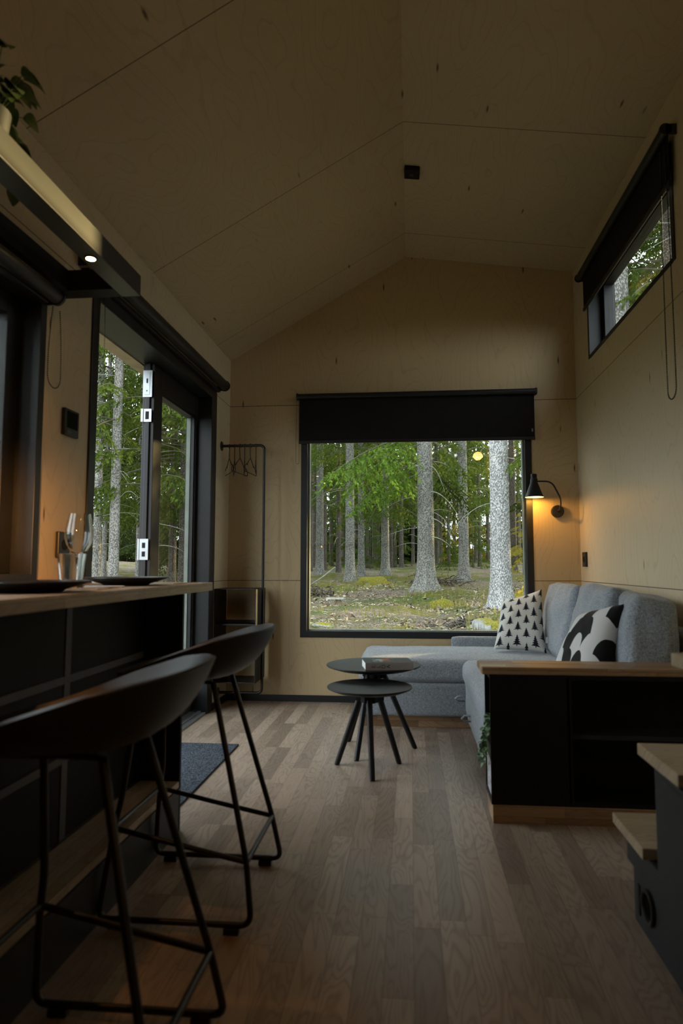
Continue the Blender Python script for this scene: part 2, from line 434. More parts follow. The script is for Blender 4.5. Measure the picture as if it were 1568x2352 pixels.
# glazed double door in the left wall; one leaf stands open outside
w = struct(thing('door_1', None, None, (XL, 3.3, 0)))
m = MB(); qn, qf = .055, .105
m.box(XL-T, XL+.008, DY0, DY0+qn, 0, DZ1).box(XL-T+.03, XL+.008, DY1-qf, DY1, 0, DZ1).box(XL-T, XL+.008, DY0+qn, DY1-qf, DZ1-.055, DZ1)
m.build('door_frame', M['black_satin'], w, bevel=.003)
MB().box(XL-T-.01, XL, DY0+qn, DY1-qf, .0, .012).box(XL-.05, XL-.03, DY0+qn, DY1-qf, .012, .02).build('threshold', plain('aluminium_sill', (.30,.32,.34), .35, metal=.6), w)
def leaf_door(M4, nm, strikes, bright=False):
    """leaf of width .78 along +y from its meeting edge at the origin, thickness in -x"""
    L, H, t = .80, 1.985, .065
    root = nm
    m = MB(); st = .115
    m.box(-t, 0, 0, st, 0, H, M4).box(-t, 0, L-st, L, 0, H, M4).box(-t, 0, st, L-st, 0, .115, M4).box(-t, 0, st, L-st, H-.13, H, M4)
    m.box(-.045, -.02, -.012, 0, 0, H, M4)
    lf = m.build('door_leaf', M['black_satin'], w, bevel=.003)
    m = MB(); g = .014
    m.box(-t+.005, -.008, st, st+g, .115, H-.13, M4).box(-t+.005, -.008, L-st-g, L-st, .115, H-.13, M4).box(-t+.005, -.008, st+g, L-st-g, .115, .115+g, M4).box(-t+.005, -.008, st+g, L-st-g, H-.13-g, H-.13, M4)
    m.build('glazing_bead', M['black_satin'], lf)
    MB().box(-.04, -.03, st+g, L-st-g, .115+g, H-.13-g, M4).build('pane', M['glass'], lf)
    MB().box(-.055, -.03, L-st-g-.005, L-st-g, .115+g, H-.13-g, M4).build('gasket', M['bead'], lf)
    if strikes:
        for (za, zb, hole) in ((1.80, 1.945, 0), (1.665, 1.735, 1), (.93, 1.04, 2)):
            m = MB().box(-.058, -.008, -.016, -.012, za, zb, M4)
            if hole == 0: m.box(-.050, -.020, -.0185, -.016, za+.012, zb-.012, M4)
            if hole == 1: m.box(-.064, -.052, -.021, -.012, za, zb, M4)
            if hole == 2: m.box(-.064, -.056, -.020, -.012, za, zb, M4)
            sp = m.build('strike_plate', M['zinc'], lf)
            m = MB()
            if hole == 0: m.box(-.038, -.030, -.0195, -.018, za+.075, za+.10, M4).box(-.038, -.032, -.0195, -.018, za+.03, za+.036, M4)
            if hole == 1: m.box(-.040, -.022, -.0185, -.016, za+.014, zb-.014, M4)
            if hole == 2: m.box(-.040, -.024, -.0185, -.016, za+.017, za+.044, M4).box(-.040, -.024, -.0185, -.016, za+.062, za+.09, M4)
            m.build('strike_hole', M['black'], sp)
    return lf
leaf_door(Matrix.Translation((XL-.085, 3.32, .022)), w, True)
# open leaf swung fully back against the outside wall towards the kitchen window
MO = Matrix.Translation((XL-T-.03, DY0-.83, .022))
leaf_door(MO, w, False)
m = MB().box(XL-T+.02, XL-T+.06, DY0+qn, DY0+qn+.05, DZ1-.16, DZ1-.075).build('hinge', M['black_plastic'], w)
MB().box(XL-T-.075, XL-T-.001, DY0-.05, DY1+.05, DZ1-.06, DZ1-.02).build('door_canopy_board', M['cream'], w)

# ------------------------------------------------------------------ roller blinds
def bead_chain(pts, parent, r=.0022, n=None):
    P = [Vector(p) for p in pts]; m = MB(); L = 0; seg = []
    for a, b in zip(P, P[1:]): seg.append((L, a, b)); L += (b-a).length
    k = int(L/.0075)
    for i in range(k+1):
        s_ = L*i/k
        for (l0, a, b) in reversed(seg):
            if s_ >= l0-1e-9: p = a+(b-a).normalized()*(s_-l0); break
        m.lathe([(0,-r),(r*.8,-r*.6),(r,0),(r*.8,r*.6),(0,r)], 5, tuple(p))
    m.tube(P, .0007, 4)
    return m.build('bead_chain', M['black_plastic'], parent, smooth=180)
def loop(x, y, z0, z1, wd, axis, n=14):
    """hanging loop from z0 down to z1"""
    pts = []
    for i in range(n+1):
        t = i/n; pts.append((0 + wd*.5*(.55+.45*math.sin(min(1,t*1.15)*PI/2)), z0+(z1+wd*.5-z0)*t))
    for i in range(1, 9):
        a = i/9*PI; pts.append((wd*.5*math.cos(a), z1+wd*.5-wd*.5*math.sin(a)))
    for i in range(n+1):
        t = 1-i/n; pts.append((-wd*.5*(.55+.45*math.sin(min(1,t*1.15)*PI/2)), z0+(z1+wd*.5-z0)*t))
    return [((x+p[0]) if axis == 'x' else x, y if axis == 'x' else y+p[0], p[1]) for p in pts]
def blind(label, a0, a1, c, z, drop, axis, side, r=.021, kink=None):
    """roller along axis from a0 to a1 at cross position c, height z; fabric down to drop"""
    root = thing('roller_blind', label, 'roller blind', ((a0+a1)/2, c, z) if axis == 'x' else (c, (a0+a1)/2, z))
    P = (lambda s_, cc, zz: (s_, cc, zz)) if axis == 'x' else (lambda s_, cc, zz: (cc, s_, zz))
    MB().tube([P(a0+.012, c, z), P(a1-.012, c, z)], r, 20).build('roller', M['black_satin'], root, smooth=40)
    for e in (a0, a1):
        sg = 1 if e == a0 else -1
        m = MB().tube([P(e, c, z), P(e+sg*.012, c, z)], r+.004, 20)
        if axis == 'x': m.box(min(e, e+sg*.008), max(e, e+sg*.008), min(c, c-side*.04), max(c, c-side*.04), z-r, z+r)
        else: m.box(min(c, c-side*.05), max(c, c-side*.05), min(e, e+sg*.008), max(e, e+sg*.008), z-r, z+r)
        m.build('bracket', M['black_plastic'], root, smooth=40)
    if drop is not None:
        cc = c - side*(r-.002)
        m = MB()
        if axis == 'x': m.box(a0+.016, a1-.016, cc-.0008, cc+.0008, drop, z)
        else: m.box(cc-.0008, cc+.0008, a0+.03, a1-.03, drop, z)
        m.build('blind_fabric', M['blind'], root)
        m = MB()
        if axis == 'x': m.box(a0+.014, a1-.014, cc-.006, cc+.006, drop-.014, drop+.008)
        else: m.box(cc-.006, cc+.006, a0+.028, a1-.028, drop-.014, drop+.008)
        m.build('bottom_rail', M['black_satin'], root, bevel=.003)
    return root
b1 = blind('black roller blind pulled a short way down over the big forest window', -.79, .86, D-.045, 2.105, 1.787, 'x', -1, .019)
bead_chain(loop(-.785, D-.03, 2.10, 1.63, .022, 'x'), b1, .0018)
MB().box(.822, .832, D-.035, D-.03, 1.83, 1.85).build('clip', M['bead'], b1)
b2 = blind('black roller blind half drawn over the high slanting window', 2.715, 4.16, XR-.045, 2.76, 2.545, 'y', -1, .022)
bead_chain(loop(XR-.03, 2.80, 2.73, 1.62, .09, 'y', 22), b2, .0034)
b3 = blind('rolled up black blind above the glazed double door', 2.33, 4.17, XL+.052, 2.118, None, 'y', 1, .032)
MB().box(XL, XL+.03, 2.36, 4.14, 2.068, 2.088).build('cassette_rail', M['black_satin'], b3, bevel=.003)
bead_chain(loop(XL+.012, 2.52, 2.10, 1.78, .05, 'y'), b3, .0022)
b4 = blind('rolled up black blind above the kitchen window, under the hanging shelf', .8, 2.12, XL+.048, 1.862, None, 'y', 1, .026)
MB().box(XL, XL+.028, .82, 2.10, 1.835, 1.85).build('cassette_rail', M['black_satin'], b4, bevel=.003)
bead_chain(loop(XL+.012, 2.175, 1.845, 1.555, .085, 'y'), b4, .0026)

# ------------------------------------------------------------------ hanging shelf frame with spots
sh = thing('wall_shelf', 'black rectangular steel shelf frame over the kitchen window with small downlights', 'wall shelf', (XL, 1.4, 1.919))
SZ0, SZ1, SX, SY, SW = 1.919, 1.996, -.992, 2.26, .072
y0s = .1
MB().box(SX-SW, SX, y0s, SY, SZ0, SZ1).build('front_beam', M['black_gloss'], sh, bevel=.002)
MB().box(XL, SX-SW, SY-SW, SY, SZ0, SZ1).build('end_beam', M['black'], sh, bevel=.002)
MB().box(XL, XL+.045, y0s, SY-SW, SZ0, SZ1).build('back_beam', M['black'], sh, bevel=.002)
for yy in (1.956, 1.36, .76):
    lp = MB().lathe([(.020, .0), (.020, -.003), (.015, -.003)], 24, (-1.030, yy, SZ0)).build('downlight', M['black_satin'], sh, smooth=30)
    MB().lathe([(0, -.0035), (.0148, -.0035), (.0148, -.0025), (0, -.0025)], 24, (-1.030, yy, SZ0)).build('lens', emit('warm_led', (1,.62,.25), 60), lp)
    L = bpy.data.lights.new('downlight', 'SPOT'); L.energy = 6; L.color = (1,.40,.10); L.spot_size = R(96); L.spot_blend = 1; L.shadow_soft_size = .012
    o = bpy.data.objects.new('downlight_beam', L); COL.objects.link(o); o.parent = sh; o.location = (-1.030-XL, yy-1.4, -.006)

# plant on the shelf
pl = thing('potted_plant', 'dark leafy plant in grey pot on top of the hanging shelf', 'plant', (-1.095, 1.515, SZ1))
MB().lathe([(0,0),(.045,0),(.058,.11),(.052,.11),(.042,.015),(0,.015)], 24, (-1.095,1.515,SZ1)).build('pot', M['pot'], pl, smooth=40)
MB().lathe([(0,.095),(.051,.095),(.051,.10),(0,.10)], 20, (-1.095,1.515,SZ1)).build('soil', M['bark_brown'], pl)
def leaf(mb, base, d, L, W, curl=.3, n=6):
    """single broad leaf: base point, direction, length, width"""
    d = Vector(d).normalized(); s_ = d.cross(Vector((0,0,1)))
    s_ = s_.normalized() if s_.length > .01 else Vector((1,0,0)); up = s_.cross(d)
    vs = []; fs = []
    for i in range(n+1):
        t = i/n; w_ = W*math.sin(PI*min(1, t*.93+.05))**.8*.5
        c = Vector(base)+d*L*t - Vector((0,0,1))*curl*L*t*t
        vs += [c - s_*w_ + up*w_*.35, c, c + s_*w_ + up*w_*.35]
    for i in range(n):
        a = i*3
        fs += [(a,a+1,a+4,a+3),(a+1,a+2,a+5,a+4)]
    mb.add(vs, fs)
random.seed(3)
m = MB(); ms = MB()
for i in range(46):
    a = random.uniform(0, 2*PI); el = random.uniform(-.2, 1.3); h = random.uniform(.02, .15)
    p0 = Vector((-1.095+.02*math.cos(a), 1.515+.02*math.sin(a), SZ1+.10))
    p1 = p0+Vector((math.cos(a)*random.uniform(.02,.07), math.sin(a)*random.uniform(.02,.07), h))
    ms.tube([p0, (p0+p1)/2+Vector((0,0,.01)), p1], .0013, 4)
    leaf(m, p1, (math.cos(a), math.sin(a), .3), random.uniform(.04,.06), random.uniform(.045,.06), .9)
for k, (yy, dx) in enumerate(((1.565, .02), (1.575,.0), (1.555,.04))):
    p = Vector((-1.10+dx, yy, SZ1+.11)); pts = [p]
    for j in range(7): p = p+Vector((random.uniform(-.003,.006), .009, -.02+.012*(j < 1))); pts.append(p); leaf(m, p, (random.uniform(-1,1), random.uniform(.1,1), -.5), .045, .042, .5)
    ms.tube(pts, .0013, 4)
fo = m.build('foliage', M['leaf_pot'], pl, smooth=180); ms.build('stem', M['leaf_pot'], pl)

# thermostat and sockets
th = thing('thermostat', 'square black thermostat panel between kitchen window and door', 'thermostat', (XL, 2.305, 1.45))
MB().box(XL, XL+.016, 2.255, 2.355, 1.405, 1.505).build('housing', M['black_plastic'], th, bevel=.003)
MB().box(XL+.016, XL+.0175, 2.268, 2.342, 1.432, 1.495).build('display', plain('dim_display', (.012,.018,.012), .12), th)
MB().box(XL+.016, XL+.018, 2.27, 2.295, 1.412, 1.424).build('button', M['rail_grey'], th)
def socket_plate(label, M4):
    r = thing('wall_socket', label, 'wall socket', M4.translation)
    MB().box(-.04, .04, -.014, 0, -.0, .095, M4).build('plate', M['black_plastic'], r, bevel=.003)
    for zz in (.047,):
        mm = MB()
        mm.lathe([(.020,0),(.020,.0015),(.017,.0015),(.0165,-.001)], 20, (0,0,0), M4 @ Matrix.Translation((0,-.0142,zz)) @ Matrix.Rotation(PI/2, 4, 'X'))
        mm.build('outlet_ring', M['black'], r)
    return r
MR = Matrix.Translation((XR, 4.35, .915)) @ Matrix.Rotation(-PI/2, 4, 'Z')
socket_plate('small black double socket low on right wall behind the sofa', MR)
ML = Matrix.Translation((XL, 2.285, .95)) @ Matrix.Rotation(PI/2, 4, 'Z')
socket_plate('black socket on left wall behind the wine glass', ML)

# smoke detector on the right slope
def slopez(x): return AZ+(x-AX)*sr
dt = thing('smoke_detector', 'small black square box on the ceiling beside the ridge', 'smoke detector', (.022, 3.452, slopez(.022)))
m = MB(); MA = Matrix.Translation((.024, 3.452, slopez(.024))) @ Matrix.Rotation(-math.atan(sr), 4, 'Y')
m.box(-.042, .042, -.043, .043, -.028, 0, MA).build('housing', M['black'], dt, bevel=.004)
MB().lathe([(.012,-.029),(.010,-.030),(0,-.030)], 16, (0,0,0), MA).build('sensor_cap', M['black_plastic'], dt)

# ------------------------------------------------------------------ wall lamp
lx, ly, lz = .984, D, 1.286
la = thing('wall_lamp', 'black cone-shaded wall lamp glowing warm beside the forest window', 'wall lamp', (lx, ly, lz))
MY = Matrix.Rotation(PI/2, 4, 'X')
MB().lathe([(0,0),(.042,0),(.042,.022),(.038,.027),(0,.027)], 32, (0,0,0), Matrix.Translation((lx, ly, lz)) @ MY).build('wall_rose', M['black_satin'], la, smooth=40)
sx, sy = .814, 4.365
pts = rounded([(lx, ly-.02, lz), (lx, sy+.01, lz+.01), (lx, sy, lz+.075), (lx-.055, sy, lz+.19), (sx+.02, sy, lz+.192)], .05, 8)
MB().tube(pts, .0055, 10).build('arm', M['black_satin'], la, smooth=60)
zb = 1.372
so = MB().lathe([(.0595, zb), (.0235, zb+.098), (.0235, zb+.122), (.0195, zb+.124), (.0195, zb+.152), (.017, zb+.155), (0, zb+.155)], 40, (sx, sy, 0), cap=False).build('lamp_shade', M['black_satin'], la, smooth=40)
MB().lathe([(.0590, zb+.0005), (.0225, zb+.097), (0, zb+.097)], 40, (sx, sy, 0), cap=False).build('shade_lining', plain('white_lining', (.8,.72,.55), .6), so, smooth=40)
MB().lathe([(0, zb+.022), (.012, zb+.026), (.018, zb+.042), (.014, zb+.062), (.009, zb+.085), (0, zb+.09)], 20, (sx, sy, 0)).build('bulb', emit('warm_bulb', (1,.60,.22), 40), so, smooth=180)
L = bpy.data.lights.new('sconce', 'POINT'); L.energy = 3.4; L.color = (1,.47,.06); L.shadow_soft_size = .016
o = bpy.data.objects.new('lamp_glow', L); COL.objects.link(o); o.parent = la; o.location = (sx-lx, sy-ly, zb+.010-lz)

# lamps behind the viewpoint (seen in the window glass)
kl = thing('ceiling_lamp', 'glowing warm dome lamp above the kitchen, seen as reflection in window glass', 'ceiling lamp', (.99, -.5, 2.54))
MB().lathe([(.075, -.03), (.068, .01), (.045, .04), (0, .055)], 32, (.99,-.5,2.54), cap=False).build('lamp_shade', emit('warm_dome', (1,.55,.16), 25), kl, smooth=180)
MB().tube([(.99,-.5,2.59),(.99,-.5,2.95)], .004, 8).build('cord', M['black_plastic'], kl)
L = bpy.data.lights.new('kitchen', 'POINT'); L.energy = 5; L.color = (1,.48,.14); L.shadow_soft_size = .06
o = bpy.data.objects.new('kitchen_glow', L); COL.objects.link(o); o.parent = kl; o.location = (0,0,-.015)

# ------------------------------------------------------------------ bar cabinet, worktop, plinth
CX = -.81; CT = .853; CB = .820; PX = -.96; GY = 2.285
bc = thing('bar_cabinet', 'black bar cabinet with grey rails under the oak worktop', 'cabinet', (-1.05, 1.2, 0))
MB().box(XL+.002, PX, -.6, GY-.012, 0, CB).build('carcass', M['rail_grey'], bc)
MB().box(XL+.002, CX, GY-.012, GY+.006, 0, CB).build('gable_panel', M['black'], bc, bevel=.0015)
ys = [-.6, .05, .62, 1.19, 1.738]; rows = [(.178,.378),(.405,.595),(.618,.818)]
cols = [(a+ .0, b) for a, b in zip([-.59, .03, .61, 1.185, 1.772], [.0, .58, 1.15, 1.738, GY-.014])]
for (ya, yb) in cols:
    for (za, zb_) in rows:
        MB().box(PX, PX+.008, ya, yb, za, zb_).build('front_panel', M['black'], bc, bevel=.001)
for yy in (.015, .595, 1.1675, 1.755):
    MB().box(PX, PX+.0105, yy-.015, yy+.015, .178, .818).build('grey_rail', M['rail_grey'], bc)
for zz in (.3915, .6065):
    MB().box(PX, PX+.0100, -.59, GY-.014, zz-.0105, zz+.0105).build('grey_rail', M['rail_grey'], bc)
pb = thing('plinth_box', 'low boxed step with oak top along the foot of the bar', 'plinth', (-.88, 1.2, 0))
MB().box(PX+.009, CX, -.6, GY-.013, 0, .150).build('riser', M['anthracite'], pb)
MB().box(PX+.009, CX+.0, -.6, GY-.013, .151, .172).build('oak_top', M['butcher_y'], pb, bevel=.002)
MB().box(CX, CX+.004, -.6, GY-.013, .142, .150).build('edge_strip', M['black_satin'], pb)
wt = MB().box(XL+.001, CX, -.6, 2.62, CB, CT).build('worktop', M['butcher_y'], bevel=.002)
tag(wt, 'pale oak bar worktop running along the left wall under the kitchen window', 'worktop')

# table setting
def plate(label, x, y, r):
    t = MB().lathe([(0,0),(r*.50,0),(r*.56,.006),(r*.97,.024),(r,.026),(r*.985,.029),(r*.60,.012),(r*.55,.008),(0,.008)], 56, (x,y,CT)).build('dinner_plate', M['ceramic_black'], None, smooth=50)
    return tag(t, label, 'plate')
def placemat(label, x, y, a, b_):
    o = MB().box(x-a, x+a, y-b_, y+b_, CT, CT+.0025).build('placemat', M['black'], None, bevel=.001); return tag(o, label, 'placemat')
plate('black dinner plate on the bar beside the door end', -.985, 2.19, .145)
plate('black dinner plate on the bar at the left edge of the picture', -.975, 1.60, .15)
g = MB().lathe([(0,0),(.030,0),(.033,.003),(.040,.103),(.0385,.1035),(.0375,.103),(.0305,.012),(0,.012)], 48, (-1.0,1.85,CT)).build('tumbler', M['clear'], None, smooth=50)
tag(g, 'small clear water tumbler standing in front of the wine glass', 'glass')
prof = [(0,0),(.036,.0005),(.037,.0015),(.012,.004),(.0045,.012),(.0038,.03),(.0038,.09),(.008,.102),(.026,.115),(.040,.14),(.0455,.165),(.0445,.19),(.038,.225),(.035,.241),(.0338,.241),(.0368,.225),(.0432,.19),(.0442,.165),(.0388,.141),(.025,.117),(.006,.106),(0,.1045)]
g = MB().lathe(prof, 48, (-1.105,2.085,CT)).build('wine_glass', M['clear'], None, smooth=60)
tag(g, 'tall clear wine glass standing on the bar near the left window', 'glass')
g = MB().box(-.06,.06,-.012,.012,0,.005, Matrix.Translation((-.965,1.99,CT)) @ Matrix.Rotation(R(8),4,'Z')).build('napkin', M['linen'], None, bevel=.002)
tag(g, 'folded white napkin lying in front of the far plate', 'napkin')
def cutlery(nm, label, x, y, ang, kind):
    MM = Matrix.Translation((x,y,CT)) @ Matrix.Rotation(ang,4,'Z')
    m = MB()
    m.softbox((0,0,0), (.045,.004,.0018), .0015, n=4, M=None)
    if kind == 'fork':
        for k in (-1.5,-.5,.5,1.5): m.box(.06,.10,k*.005-.0015,k*.005+.0015,0,.0025)
        m.box(.045,.062,-.009,.009,0,.0025)
    else: m.box(.045,.12,-.009,.007,0,.002)
    m.v = [tuple(MM @ Vector((p[0],p[1],p[2]+.002))) for p in m.v]
    o = m.build(nm, M['copper'], None, smooth=40); tag(o, label, 'cutlery')
cutlery('fork', 'copper fork beside the plate at the left picture edge', -.875, 1.80, R(95), 'fork')
cutlery('knife', 'copper knife beside the plate at the door end of the bar', -.86, 2.38, R(80), 'knife')

tl = thing('added_table_lamp', 'unseen black table lamp added on the bar for the orange glow on the left wall', 'table lamp', (-1.02, 1.40, CT))  # unseen lamp, added to throw an orange glow on the left wall
MB().lathe([(0,0),(.045,0),(.045,.01),(.008,.014),(.006,.02),(0,.02)], 28, (-1.02,1.40,CT)).build('base', M['black_satin'], tl, smooth=40)
MB().tube([(-1.02,1.40,CT+.015),(-1.02,1.40,CT+.24),(-1.035,1.43,CT+.30)], .005, 8).build('stem', M['black_satin'], tl, smooth=60)
aim = (Vector((-1.28, 1.80, 1.05))-Vector((-1.035,1.43,CT+.30))).normalized()
ML_ = Matrix.Translation((-1.035,1.43,CT+.30)) @ aim.to_track_quat('Z','Y').to_matrix().to_4x4()
sd_ = MB().lathe([(0,-.04),(.015,-.04),(.018,0),(.05,.07)], 32, (0,0,0), ML_, cap=False).build('lamp_shade', M['black_satin'], tl, smooth=40, solid=.002)
MB().lathe([(0,.005),(.012,.01),(.014,.02),(0,.034)], 16, (0,0,0), ML_).build('bulb', emit('warm_bulb_small', (1,.5,.15), 25), sd_, smooth=180)
L = bpy.data.lights.new('added_table_lamp', 'SPOT'); L.energy = 40; L.color = (1,.44,.12); L.spot_size = R(68); L.spot_blend = 1; L.shadow_soft_size = .02
o = bpy.data.objects.new('table_glow', L); COL.objects.link(o); o.parent = tl; o.location = Vector((-1.035,1.43,CT+.30))+aim*.04-tl.location; o.rotation_euler = (-aim).to_track_quat('Z','Y').to_euler()

# ------------------------------------------------------------------ bar stools
def make_stool(label):
    """local origin at floor under the seat; back of the seat towards +x"""
    r = thing('bar_stool', label, 'bar stool', (0,0,0), group='bar stools along the worktop')
    rt = .0078
    for s_ in (-1, 1):
        p = rounded([(-.145, s_*.088, .598), (-.165, s_*.145, .30), (-.178, s_*.157, .23), (-.20, s_*.19, .022), (.20, s_*.19, .022), (.178, s_*.157, .158), (.062, s_*.088, .598)], .03, 5)
        P = [p[0]] + p[1:]
        m = MB().tube([(-.10, s_*.085, .602)] + p + [(.02, s_*.085, .602)], rt, 10)
        m.tube([(-.10, s_*.085, .602), (.02, s_*.085, .602)], rt, 10)
        fr = m.build('side_frame', M['steel_black'], r, smooth=60, world=False)
        for xx in (-.15, .15):
            MB().box(xx-.02, xx+.02, s_*.19-.009, s_*.19+.009, 0, .016).build('glide', M['black_plastic'], fr, bevel=.002, world=False)
    ring = rounded([(0, .157, .195), (.178, .157, .160), (.178, -.157, .160), (-.178, -.157, .232), (-.178, .157, .232), (0, .157, .195)], .012, 4)
    MB().tube(ring, rt*.9, 10).build('footrest', M['steel_black'], r, smooth=60, world=False)
    for xx in (-.10, .02): pass
    MB().tube([(-.10,-.088,.602),(-.10,.088,.602)], rt, 8).tube([(.02,-.088,.602),(.02,.088,.602)], rt, 8).box(-.10,.02,-.05,.05,.6,.606).build('seat_support', M['steel_black'], r, smooth=60, world=False)
    # bucket seat: rim high at the back, falling along the sides to the front
    N, K = 56, 16; vs = []; fs = []
    def rim(a):
        c, s2 = math.cos(a), math.sin(a)
        ex = 2.5
        rr = (abs(c)**ex + abs(s2)**ex)**(-1/ex)
        bx = .20 if c > 0 else .215
        x = bx*c*rr; y = .228*s2*rr
        zz = .742 if x > .15 else None
        xs = [-.22,-.16,-.10,-.02,.09,.16,.21]; zs = [.628,.640,.661,.692,.727,.740,.746]
        for i in range(len(xs)-1):
            if xs[i] <= x <= xs[i+1] or (i == len(xs)-2 and x > xs[-1]) or (i == 0 and x < xs[0]):
                t = max(0, min(1, (x-xs[i])/(xs[i+1]-xs[i]))); zz = zs[i]+(zs[i+1]-zs[i])*t; break
        return x, y, zz
    for k in range(K+1):
        t = k/K; h = math.sin(t*PI/2)**.9 if k else 0
        for i in range(N):
            x, y, zz = rim(2*PI*i/N)
            zf = h**4.2*.93+.07*h
            vs.append((x*h, y*h, .610+(zz-.610)*zf))
    for k in range(K):
        for i in range(N):
            j = (i+1) % N
            fs.append((k*N+i, k*N+j, (k+1)*N+j, (k+1)*N+i))
    st = MB().add(vs, fs).build('seat_shell', M['shell'], r, smooth=180, world=False)
    md = st.modifiers.new('s', 'SOLIDIFY'); md.thickness = .007; md.offset = 1
    md = st.modifiers.new('b', 'BEVEL'); md.width = .0022; md.segments = 2; md.limit_method = 'ANGLE'; md.angle_limit = R(50)
    return r
s2 = make_stool('black bucket bar stool on wire frame, the one nearer the door')
s2.location = (-.605, 1.868, 0)
s1 = copy_tree(s2); s1.location = (-.578, 1.165, 0); s1['label'] = 'black bucket bar stool on wire frame, closest to the camera in bottom left corner'

# ------------------------------------------------------------------ mat at the door
rg = MB().box(-1.255, -.888, 2.40, 3.368, 0, .008).build('door_mat', M['rug'], None, bevel=.003)
tag(rg, 'charcoal ribbed door mat on the oak floor beside the glazed door', 'door mat')

# ------------------------------------------------------------------ clothes rack with shelf box
ra = thing('clothes_rack', 'black tubular wall rack bent around a small open steel shelf box', 'clothes rack', (XL, 4.29, .085))
p = rounded([(XL+.002, 4.285, 1.735), (-.982, 4.285, 1.735), (-.982, 4.285, .088), (XL+.002, 4.285, .088)], .035, 8)
MB().tube(p, .0095, 12).build('tube', M['steel_black'], ra, smooth=60)
for zz in (1.735, .088):
    MB().lathe([(0,0),(.032,0),(.032,.005),(.012,.007),(.012,.012),(0,.012)], 28, (0,0,0), Matrix.Translation((XL, 4.285, zz)) @ Matrix.Rotation(PI/2, 4, 'Y')).build('wall_flange', M['steel_black'], ra, smooth=40)
x0, x1, y0, y1, z0, z1 = XL+.002, -1.0, 4.17, 4.44, .168, .772; t_ = .005
bx = MB().box(x0, x1, y0, y1, z0, z0+t_).box(x0, x1, y0, y1, z1-t_, z1).box(x0, x0+t_, y0, y1, z0, z1).box(x1-t_, x1, y0, y1, z0, z1).build('shelf_box', M['steel_black'], ra, bevel=.002)
MB().box(x0+t_, x1-t_, y0+.02, y1, .545, .551).box(x0+t_, x1-t_, y0+.02, y0+.023, .535, .551).build('shelf', M['steel_black'], bx)
def hanger(label, x, yaw):
    r = thing('coat_hanger', label, 'coat hanger', (x, 4.285, 1.735), group='wire hangers on the clothes rack')
    pts = [(0,.012,-.012),(0,.013,.002),(0,.009,.0095),(0,0,.0125),(0,-.008,.009),(0,-.011,0),(0,-.008,-.03),(0,0,-.085)]
    MB().tube([Vector(q) for q in pts], .0027, 6).build('hook', M['steel_black'], r, smooth=60, world=False)
    w_ = .13
    sh_ = [(0,0,-.085),(0,w_*.45,-.128),(0,w_*.5,-.142),(0,w_*.58,-.134),(0,w_*.85,-.15),(0,w_,-.165),(0,w_*1.0,-.185),(0,w_*.95,-.19)]
    path = sh_ + [(q[0],-q[1],q[2]) for q in sh_[::-1]]
    MB().tube(path, .0027, 6).lathe([(0,-.004),(.004,0),(0,.004)], 6, (0,0,-.086)).build('shoulder_wire', M['steel_black'], r, smooth=60, world=False)
    r.rotation_euler = (0, 0, yaw); return r
names = ['leftmost wire hanger on the rack, closest to the wall flange', 'second wire hanger from the wall flange, turned slightly', 'third wire hanger from the wall, crossing its neighbour', 'fourth wire hanger from the wall, crossing its neighbour', 'fifth wire hanger from the wall on the rack', 'wire hanger nearest the bend of the clothes rack']
h0 = hanger(names[0], -1.225, R(28))
for nm, xx, yw in zip(names[1:], (-1.188, -1.150, -1.118, -1.078, -1.040), (18, -9, 16, -4, 12)):
    h = copy_tree(h0); h.location = (xx, 4.285, 1.735); h.rotation_euler = (0,0,R(yw)); h['label'] = nm

# ------------------------------------------------------------------ nesting tables
def side_table(label, c, z, r, feet, hub):
    t = thing('coffee_table', label, 'coffee table', (c[0], c[1], 0))
    MB().lathe([(0,z-.022),(r*.80,z-.022),(r*.985,z-.008),(r,z-.004),(r*.997,z-.001),(r*.99,z),(0,z)], 72, (c[0],c[1],0)).build('tabletop', M['table_black'], t, smooth=25)
    m = MB(); zt = z-.022
    for k, f in enumerate(feet):
        a = math.atan2(f[1]-c[1], f[0]-c[0]); MM = Matrix.Translation((c[0],c[1],zt)) @ Matrix.Rotation(a,4,'Z')
        m.box(-.01, .062, -.028, .022, -.045, 0, MM)
    m.lathe([(0,-.05),(.045,-.05),(.045,0),(0,0)], 6, (c[0],c[1],zt)).build('hub', M['black'], t, bevel=.002)
    for f in feet:
        d = Vector((f[0]-c[0], f[1]-c[1], 0)).normalized(); sd = Vector((-d.y, d.x, 0))
        top = Vector((c[0],c[1],z-.026)) + d*.040 - sd*.006
        ft = Vector((f[0], f[1], .0))
        q = ft + (top-ft)*.001
        m2 = MB().tube([ft, ft+(top-ft)*.03, ft+(top-ft)*.5, top], [.0115,.0125,.0135,.0155], 14)
        m2.v = [(v[0], v[1], max(v[2], 0)) for v in m2.v]
        m2.build('leg', M['black_satin'], t, smooth=60)
    MB().lathe([(0,0),(.005,0),(.005,.003),(0,.003)], 12, (0,0,0), Matrix.Translation((c[0], c[1]-.052, z-.048)) @ Matrix.Rotation(PI/2,4,'X')).build('screw', M['copper'], t)
side_table('small low round black side table, the nearer and lower of the nested pair', (-.193,3.033), .372, .195, [(-.351,3.092),(-.061,3.132),(-.172,2.874)], 0)
side_table('larger taller round black side table carrying the book', (-.193,3.345), .425, .238, [(-.264,3.155),(.014,3.395),(-.334,3.495)], 0)

